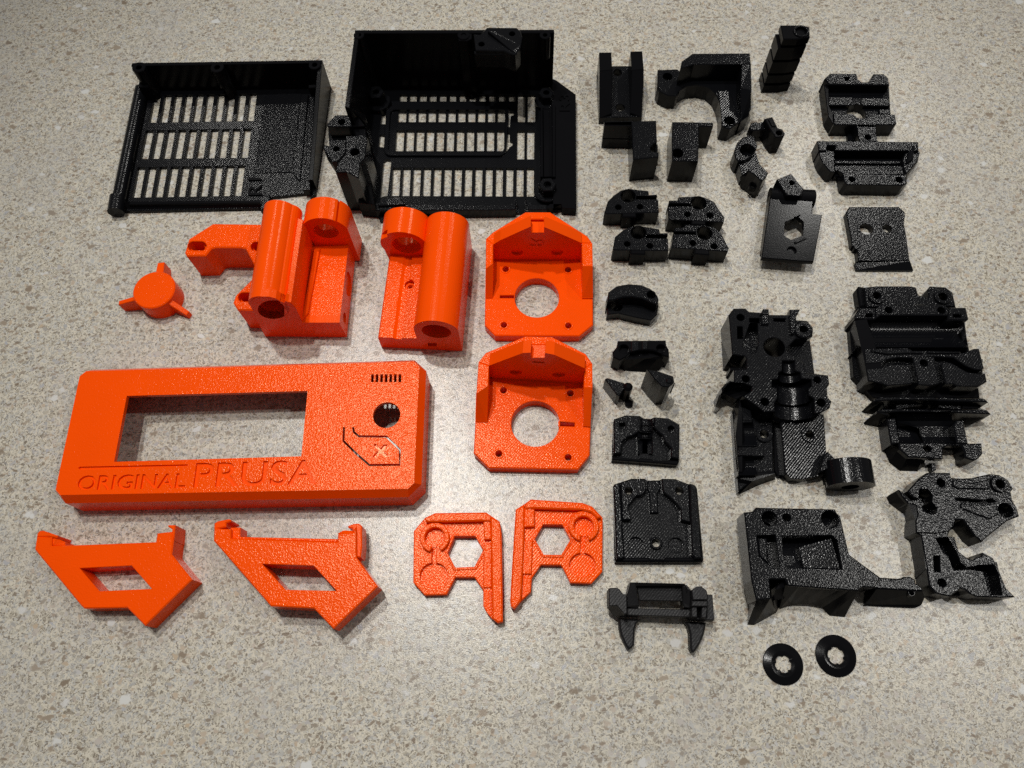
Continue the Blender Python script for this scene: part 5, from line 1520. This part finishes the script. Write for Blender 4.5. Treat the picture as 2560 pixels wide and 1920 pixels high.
def motor_plates():
    z = 20; zp = 6
    for idx in (0, 1):
        if idx == 0:
            T = Thing('motor_plate', 'orange arched motor plate directly under the tall black case, slit left of its hole', 'plate', 'orange arched motor plates', mat='orange_l')
            k = W_
            plate = [(1160, 570), (1910, 570), (2012, 640), (2014, 1148), (1896, 1244), (1165, 1240), (1078, 1150), (1085, 640)]
            scr = [(1258, 665), (1798, 670), (1800, 1153), (1243, 1147)]; sr = 27
            big = ('c', 1528, 912, 192, 56)
            slit = [(1210, 892), (1330, 890), (1332, 916), (1208, 916)]
            outer = [(1088, 402), (1150, 345), (1430, 172), (1642, 172), (1965, 380), (2008, 442)]
            inner = [(1150, 455), (1212, 416), (1475, 298), (1476, 234), (1588, 234), (1590, 302), (1790, 385), (1915, 440)]
            left = [(1088, 402, 20), (1150, 455, 20), (1148, 620, 20), (1145, 910, 7), (1086, 910, 7), (1086, 660, 20)]
            right = [(2008, 442, 20), (2012, 640, 20), (2014, 915, 7), (1920, 915, 7), (1922, 640, 19), (1915, 440, 20)]
            pocket = [(1475, 232), (1588, 232), (1588, 300), (1475, 298)]
            wall = [(1160, 585), (1150, 455), (1212, 416), (1475, 298), (1477, 350), (1589, 350), (1592, 302), (1790, 385), (1915, 440), (1910, 588)]
            wl, wr = (1160, 585), (1910, 588); ells = [(1357, 520, 52, 28), (1703, 520, 52, 28)]
            letter = ('R', (1470, 470), (1585, 395))
            lip = [(1478, 300), (1588, 300), (1588, 338), (1565, 352), (1500, 352), (1478, 338)]
        else:
            T = Thing('motor_plate', 'orange arched motor plate behind the hexagonal guides, slit right of its hole', 'plate', 'orange arched motor plates', mat='orange_l')
            k = X_
            def d2(u, v): f = D.full(u, v); return ((f[0] - 1160) / X_.f, (f[1] - 820) / X_.f)
            def k2(u, v): f = K2.full(u, v); return ((f[0] - 1160) / X_.f, (f[1] - 820) / X_.f)
            plate = [(385, 670), (1645, 740), (1775, 800), k2(676, 100), k2(672, 196), k2(631, 246), k2(314, 240), k2(261, 188), k2(266, 100), (165, 900)]
            scr = [(545, 860), (1470, 900), k2(596, 203), k2(350, 190)]; sr = 46
            big = ('c', 985, 1320, 335, 56)
            slit = [(1310, 1298), (1530, 1308), (1530, 1362), (1310, 1355)]
            outer = [(200, 470), (300, 342), (850, 112), (1215, 122), (1682, 355), (1775, 490)]
            inner = [(345, 520), (812, 345), (920, 340), (924, 234), (1115, 234), (1118, 344), (1245, 368), (1668, 555)]
            left = [(200, 470, 20), (345, 520, 20), (335, 800, 20), (320, 1295, 7), (165, 1290, 7), (172, 900, 20)]
            right = [(1775, 490, 20), (1778, 820, 20), (1745, 1362, 7), (1648, 1355, 7), (1655, 820, 19), (1668, 555, 20)]
            pocket = [(925, 232), (1115, 232), (1115, 340), (922, 338)]
            wall = [(385, 690), (345, 520), (812, 345), (920, 340), (928, 410), (1112, 410), (1120, 344), (1245, 368), (1668, 555), (1645, 765)]
            wl, wr = (385, 690), (1645, 765); ells = [(715, 612, 88, 32), (1312, 645, 92, 36)]
            letter = ('L', (945, 570), (1110, 475))
            lip = [(925, 340), (1115, 345), (1112, 395), (1060, 425), (970, 420), (930, 390)]
        p = T.part('plate', 'orange_l')
        holes = [('c', u, v, sr) for u, v in scr] + [big, slit]
        # the slit and the big hole overlap: merge by leaving the slit just short of it
        c = Mesh.loop(k, big, zp)
        p.solid(k, plate, zp, 0, holes, ch=0.5)
        for u, v in scr:
            r = T.part('screw_rim', 'orange'); r.cyl(k, u, v, sr * 1.6, zp + .25, zp - 2, hole=0.63, ch=0.2)
        a = T.part('arch', 'orange')
        n = len(outer)
        a.solid(k, outer + inner[::-1], z, 0, [pocket[:4]] if False else [], ch=0.4)
        lf = T.part('side_wall', 'orange'); lf.solid(k, left, z, 0, ch=0.3)
        rt = T.part('side_wall', 'orange'); rt.solid(k, right, z, 0, ch=0.3)
        # inner face with the two blind holes, the letter and the nut pocket
        pl = Plane(k(*wl, zp), k(*wr, zp))
        lw = T.part('inner_wall', 'orange_s')
        pts = pl.poly(k, wall)
        lw.ext(pl, [pts] + [pl.ell(k, *e) for e in ells], -0.02, 1.4, back=False)
        lw.ext(pl, [pts], 1.4, 6.0)
        vs, fs = text_mesh(letter[0])
        s0, z0 = pl.pt(k, *letter[1]); s1, z1 = pl.pt(k, *letter[2])
        V = []
        for x, y, f in vs:
            if letter[0] == 'R': sx, zz = s0 + (s1 - s0) * y, z0 + (z1 - z0) * x
            else: sx, zz = s1 - (s1 - s0) * x, z1 - (z1 - z0) * y
            d = -0.45 if f else 0.2
            V.append((pl.o[0] + pl.u[0] * sx + pl.n[0] * d, pl.o[1] + pl.u[1] * sx + pl.n[1] * d, zz))
        le = T.part('raised_letter', 'orange_s'); le.add(V, fs)
        pk = T.part('nut_pocket', 'orange_s')
        pk.solid(k, lip, z - 2.0, 11, ch=0.6, bottom=True)
        pf = T.part('pocket_floor', 'orange_s')
        pf.solid(k, [(u, v) for u, v in pocket], 14, 6, ch=0)
    return
motor_plates()

def dumbbell(c1, r1, c2, r2, w, n=26, sq=.93):
    """one outline for two round recesses joined by a narrow channel (c1 above c2)"""
    pts = []
    a0 = math.asin(w / r1)
    for i in range(n + 1):
        a = math.pi / 2 + a0 + (2 * math.pi - 2 * a0) * i / n
        pts.append((c1[0] + r1 * math.cos(a), c1[1] + sq * r1 * math.sin(a)))
    a0 = math.asin(w / r2)
    for i in range(n + 1):
        a = -math.pi / 2 + a0 + (2 * math.pi - 2 * a0) * i / n
        pts.append((c2[0] + r2 * math.cos(a), c2[1] + sq * r2 * math.sin(a)))
    return pts

def corner_plates():
    # left piece
    T = Thing('corner_guide', 'orange guide with a hexagonal opening and its long pointed rail on the right side', 'guide', 'orange guides with hexagonal openings', mat='orange_l')
    k = CC
    b = T.part('plate', 'orange_l')
    out = [(135, 425), (245, 295), (345, 247), (850, 240), (985, 332), (1002, 450), (1012, 1325), (965, 1330), (935, 1310), (850, 1222), (822, 1165), (822, 1010), (735, 882), (545, 882), (458, 1052), (243, 1058), (130, 935)]
    hexa = [(540, 475), (742, 475), (820, 615), (735, 778), (545, 785), (470, 640)]
    b.solid(k, out, 4.5, 0, [hexa, dumbbell((338, 480), 88, (335, 865), 138, 22)], ch=0.4)
    f = T.part('recess_floor', 'orange_l')
    f.cyl(k, 338, 490, 95, 3.4, 0, ch=0); f.cyl(k, 335, 875, 142, 2.4, 0, ch=0)
    f.solid(k, [(300, 580), (370, 580), (375, 750), (300, 750)], 2.8, 0, ch=0)
    r = T.part('top_rail', 'orange')
    r.solid(k, [(245, 292), (345, 247), (850, 240), (900, 275), (898, 330), (820, 325), (270, 335), (248, 325)], 8, 0, ch=0.6)
    g = T.part('long_rail', 'orange')
    g.solid(k, [(822, 322), (895, 330), (900, 505), (830, 510)], 7.0, 0, ch=0.4)
    g.solid(k, [(895, 280), (985, 332), (1002, 450), (1014, 1318), (965, 1330), (912, 1290), (905, 900)], 7.6, 0, ch=0.6)
    g.solid(k, [(825, 545), (905, 545), (905, 985), (820, 985)], 5.6, 0, ch=0.4)
    g.solid(k, [(822, 1018), (905, 1018), (910, 1295), (850, 1222), (822, 1165)], 4.9, 0, ch=0.3)
    q = T.part('clasp_ring', 'orange')
    c = k(338, 480, 8); e = k(338 + 148, 480, 8); R = e[0] - c[0]
    arc = [(c[0] + R * math.cos(math.radians(a)), c[1] + R * math.sin(math.radians(a))) for a in range(-66, 258, 9)]
    arc += [(c[0] + R * .66 * math.cos(math.radians(a)), c[1] + R * .66 * math.sin(math.radians(a))) for a in range(255, -70, -9)]
    q.prism(arc, 6.8, 3, ch=0.4)
    h = T.part('hex_rim', 'orange')
    hx = [k(u, v, 5.2) for u, v in hexa]; cxm = sum(p[0] for p in hx) / 6; cym = sum(p[1] for p in hx) / 6
    h.prism([(cxm + (p[0] - cxm) * 1.17, cym + (p[1] - cym) * 1.17) for p in hx], 5.0, 3, [[(cxm + (p[0] - cxm) * 1.01, cym + (p[1] - cym) * 1.01) for p in hx]], ch=0.3)
    # right piece
    T = Thing('corner_guide', 'orange guide with a hexagonal opening and its long pointed rail on the left side', 'guide', 'orange guides with hexagonal openings', mat='orange_l')
    b = T.part('plate', 'orange_l')
    out = [(1142, 212), (1232, 155), (1290, 112), (1802, 146), (1898, 182), (2002, 292), (1998, 828), (1892, 942), (1682, 935), (1592, 760), (1392, 758), (1302, 890), (1292, 1030), (1190, 1125), (1132, 1190), (1095, 1175), (1088, 1120), (1105, 800)]
    hexa = [(1415, 360), (1602, 362), (1682, 510), (1592, 660), (1420, 658), (1332, 505)]
    b.solid(k, out, 4.5, 0, [hexa, dumbbell((1812, 372), 90, (1800, 758), 128, 22)], ch=0.4)
    f = T.part('recess_floor', 'orange_l')
    f.cyl(k, 1812, 382, 96, 3.4, 0, ch=0); f.cyl(k, 1800, 768, 132, 2.4, 0, ch=0)
    f.solid(k, [(1775, 480), (1838, 480), (1835, 650), (1775, 650)], 2.8, 0, ch=0)
    r = T.part('top_rail', 'orange')
    r.solid(k, [(1235, 155), (1290, 112), (1802, 146), (1898, 182), (1990, 285), (1950, 300), (1890, 240), (1800, 215), (1330, 200), (1240, 205)], 8, 0, ch=0.6)
    g = T.part('long_rail', 'orange')
    g.solid(k, [(1142, 212), (1228, 160), (1225, 520), (1200, 1030), (1190, 1120), (1132, 1190), (1095, 1172), (1088, 1118), (1112, 700)], 7.6, 0, ch=0.6)
    g.solid(k, [(1228, 195), (1328, 205), (1328, 380), (1225, 385)], 7.0, 0, ch=0.4)
    g.solid(k, [(1222, 515), (1312, 515), (1298, 850), (1200, 850)], 5.8, 0, ch=0.4)
    g.solid(k, [(1200, 880), (1296, 885), (1290, 1025), (1190, 1120)], 4.9, 0, ch=0.3)
    q = T.part('clasp_ring', 'orange')
    c = k(1815, 368, 8); e = k(1815 + 152, 368, 8); R = e[0] - c[0]
    arc = [(c[0] + R * math.cos(math.radians(a)), c[1] + R * math.sin(math.radians(a))) for a in range(-74, 252, 9)]
    arc += [(c[0] + R * .64 * math.cos(math.radians(a)), c[1] + R * .64 * math.sin(math.radians(a))) for a in range(249, -78, -9)]
    q.prism(arc, 6.8, 3, ch=0.4)
    h = T.part('hex_rim', 'orange')
    hx = [k(u, v, 5.2) for u, v in hexa]; cxm = sum(p[0] for p in hx) / 6; cym = sum(p[1] for p in hx) / 6
    h.prism([(cxm + (p[0] - cxm) * 1.17, cym + (p[1] - cym) * 1.17) for p in hx], 5.0, 3, [[(cxm + (p[0] - cxm) * 1.01, cym + (p[1] - cym) * 1.01) for p in hx]], ch=0.3)
corner_plates()

def supports():
    T = Thing('display_support', 'left of the two orange angled supports with slanted windows below the faceplate', 'support', 'orange angled supports', mat='orange')
    b = T.part('frame')
    b.solid(AA, [(120, 432), (142, 285), (318, 290), (316, 388), (700, 378), (1515, 346), (1532, 245), (1705, 225), (1722, 330), (1702, 490), (1936, 778), (1392, 1312), (1186, 1104), (690, 1112), (655, 1080)], 11, 0,
            [[(640, 648), (1238, 618), (1470, 885), (868, 912)]], ch=0.5)
    b.solid(AA, [(318, 300, 10), (372, 300, 10), (470, 345, 8), (472, 388, 8), (318, 388, 10)], 10, 0, ch=0.4)
    c = T.part('clip', 'orange_s')
    c.solid(AA, [(140, 290), (150, 240), (175, 216), (215, 212), (300, 240), (388, 272), (372, 300), (290, 285)], 11, 0, ch=0.5)
    c = T.part('clip', 'orange_s')
    c.solid(AA, [(1700, 230), (1705, 200), (1655, 166), (1660, 150), (1742, 150), (1728, 330)], 11, 0, ch=0.4)
    s = T.part('screw_hole', 'orange_s')
    T = Thing('display_support', 'right of the two orange angled supports, its window mostly in shadow', 'support', 'orange angled supports', mat='orange')
    b = T.part('frame')
    b.solid(BB, [(155, 330), (162, 165), (200, 190), (356, 196), (356, 302), (900, 322), (1582, 346), (1590, 246), (1756, 238), (1800, 190), (1802, 522), (2048, 856), (1535, 1346), (1312, 1110), (815, 1086)], 15, 4.0,
            [[(715, 598), (1308, 618), (1572, 908), (985, 896)]], ch=0.5, bottom=True)
    b.solid(BB, [(350, 180, 13), (462, 175, 13), (462, 285, 13), (1585, 310, 13), (1585, 348, 13), (352, 310, 13)], 13, 4, ch=0.4, bottom=True)
    b.solid(BB, [(1585, 245), (1650, 210, 13), (1756, 215, 13), (1756, 260)], 14, 4, bottom=True)
    b.solid(BB, [(260, 330), (420, 330), (1000, 1000), (860, 1060)], 4.6, 0, ch=0.2)
    c = T.part('clip', 'orange_s')
    c.solid(BB, [(160, 190), (162, 130), (200, 105), (330, 80), (358, 92), (350, 110), (298, 128), (300, 172), (210, 190)], 14.5, 4, ch=0.5, bottom=True)
    c = T.part('clip', 'orange_s')
    c.solid(BB, [(1756, 240), (1756, 188), (1706, 180), (1706, 158), (1770, 135), (1830, 130), (1864, 160), (1866, 400), (1850, 520), (1802, 520), (1800, 190)], 13.5, 4, ch=0.5, bottom=True)
supports()

def embossed():
    """R1 on the door's floor and R3 on the case's flange, both reading upwards"""
    for T, k, s, z, o, up, rt in ((door_T, A_, 'R1', 2.35, (1435, 1480), (1320, 1482), (1430, 1335)), (case_T, B_, 'R3', 6, (2160, 755), (2068, 755), (2160, 610))):
        vs, fs = text_mesh(s)
        p0 = Vector(k(*o, z)); uu = Vector(k(*up, z)) - p0; ur = Vector(k(*rt, z)) - p0
        m = T.part('raised_lettering', 'smooth')
        m.add([(*(p0 + ur * x + uu * y), z + (0.55 if f else -0.3)) for x, y, f in vs], fs)
embossed()

for T in Thing.all:
    T.parts = [p for p in T.parts if p[1].f]
    T.build()

def bore(T):
    """drill the round sockets of a thing into its parts"""
    import bmesh
    for name, pos, dr, r, depth in getattr(T, 'bores', []):
        body = [o for o in T.root.children if o.name.split('.')[0] == name][0]
        d = Vector(dr).normalized()
        bm = bmesh.new()
        bmesh.ops.create_cone(bm, cap_ends=True, segments=32, radius1=r * MM, radius2=r * MM, depth=depth * MM)
        q = d.to_track_quat('Z', 'Y').to_matrix().to_4x4()
        mid = (Vector(pos) + d * depth * .5) * MM
        bmesh.ops.transform(bm, matrix=Matrix.Translation(mid) @ q, verts=bm.verts)
        me = bpy.data.meshes.new('drill'); bm.to_mesh(me); bm.free()
        co = bpy.data.objects.new('drill', me); scene.collection.objects.link(co)
        bm = bmesh.new(); bm.from_mesh(body.data); bmesh.ops.remove_doubles(bm, verts=bm.verts, dist=1e-7)
        bmesh.ops.recalc_face_normals(bm, faces=bm.faces); bm.to_mesh(body.data); bm.free()
        md = body.modifiers.new('bore', 'BOOLEAN'); md.operation = 'DIFFERENCE'; md.solver = 'EXACT'; md.object = co
        bpy.context.view_layer.update()
        new = bpy.data.meshes.new_from_object(body.evaluated_get(bpy.context.evaluated_depsgraph_get()))
        body.modifiers.remove(md)
        if len(new.polygons) > 5: body.data = new
        bpy.data.objects.remove(co)
for T in Thing.all: bore(T)
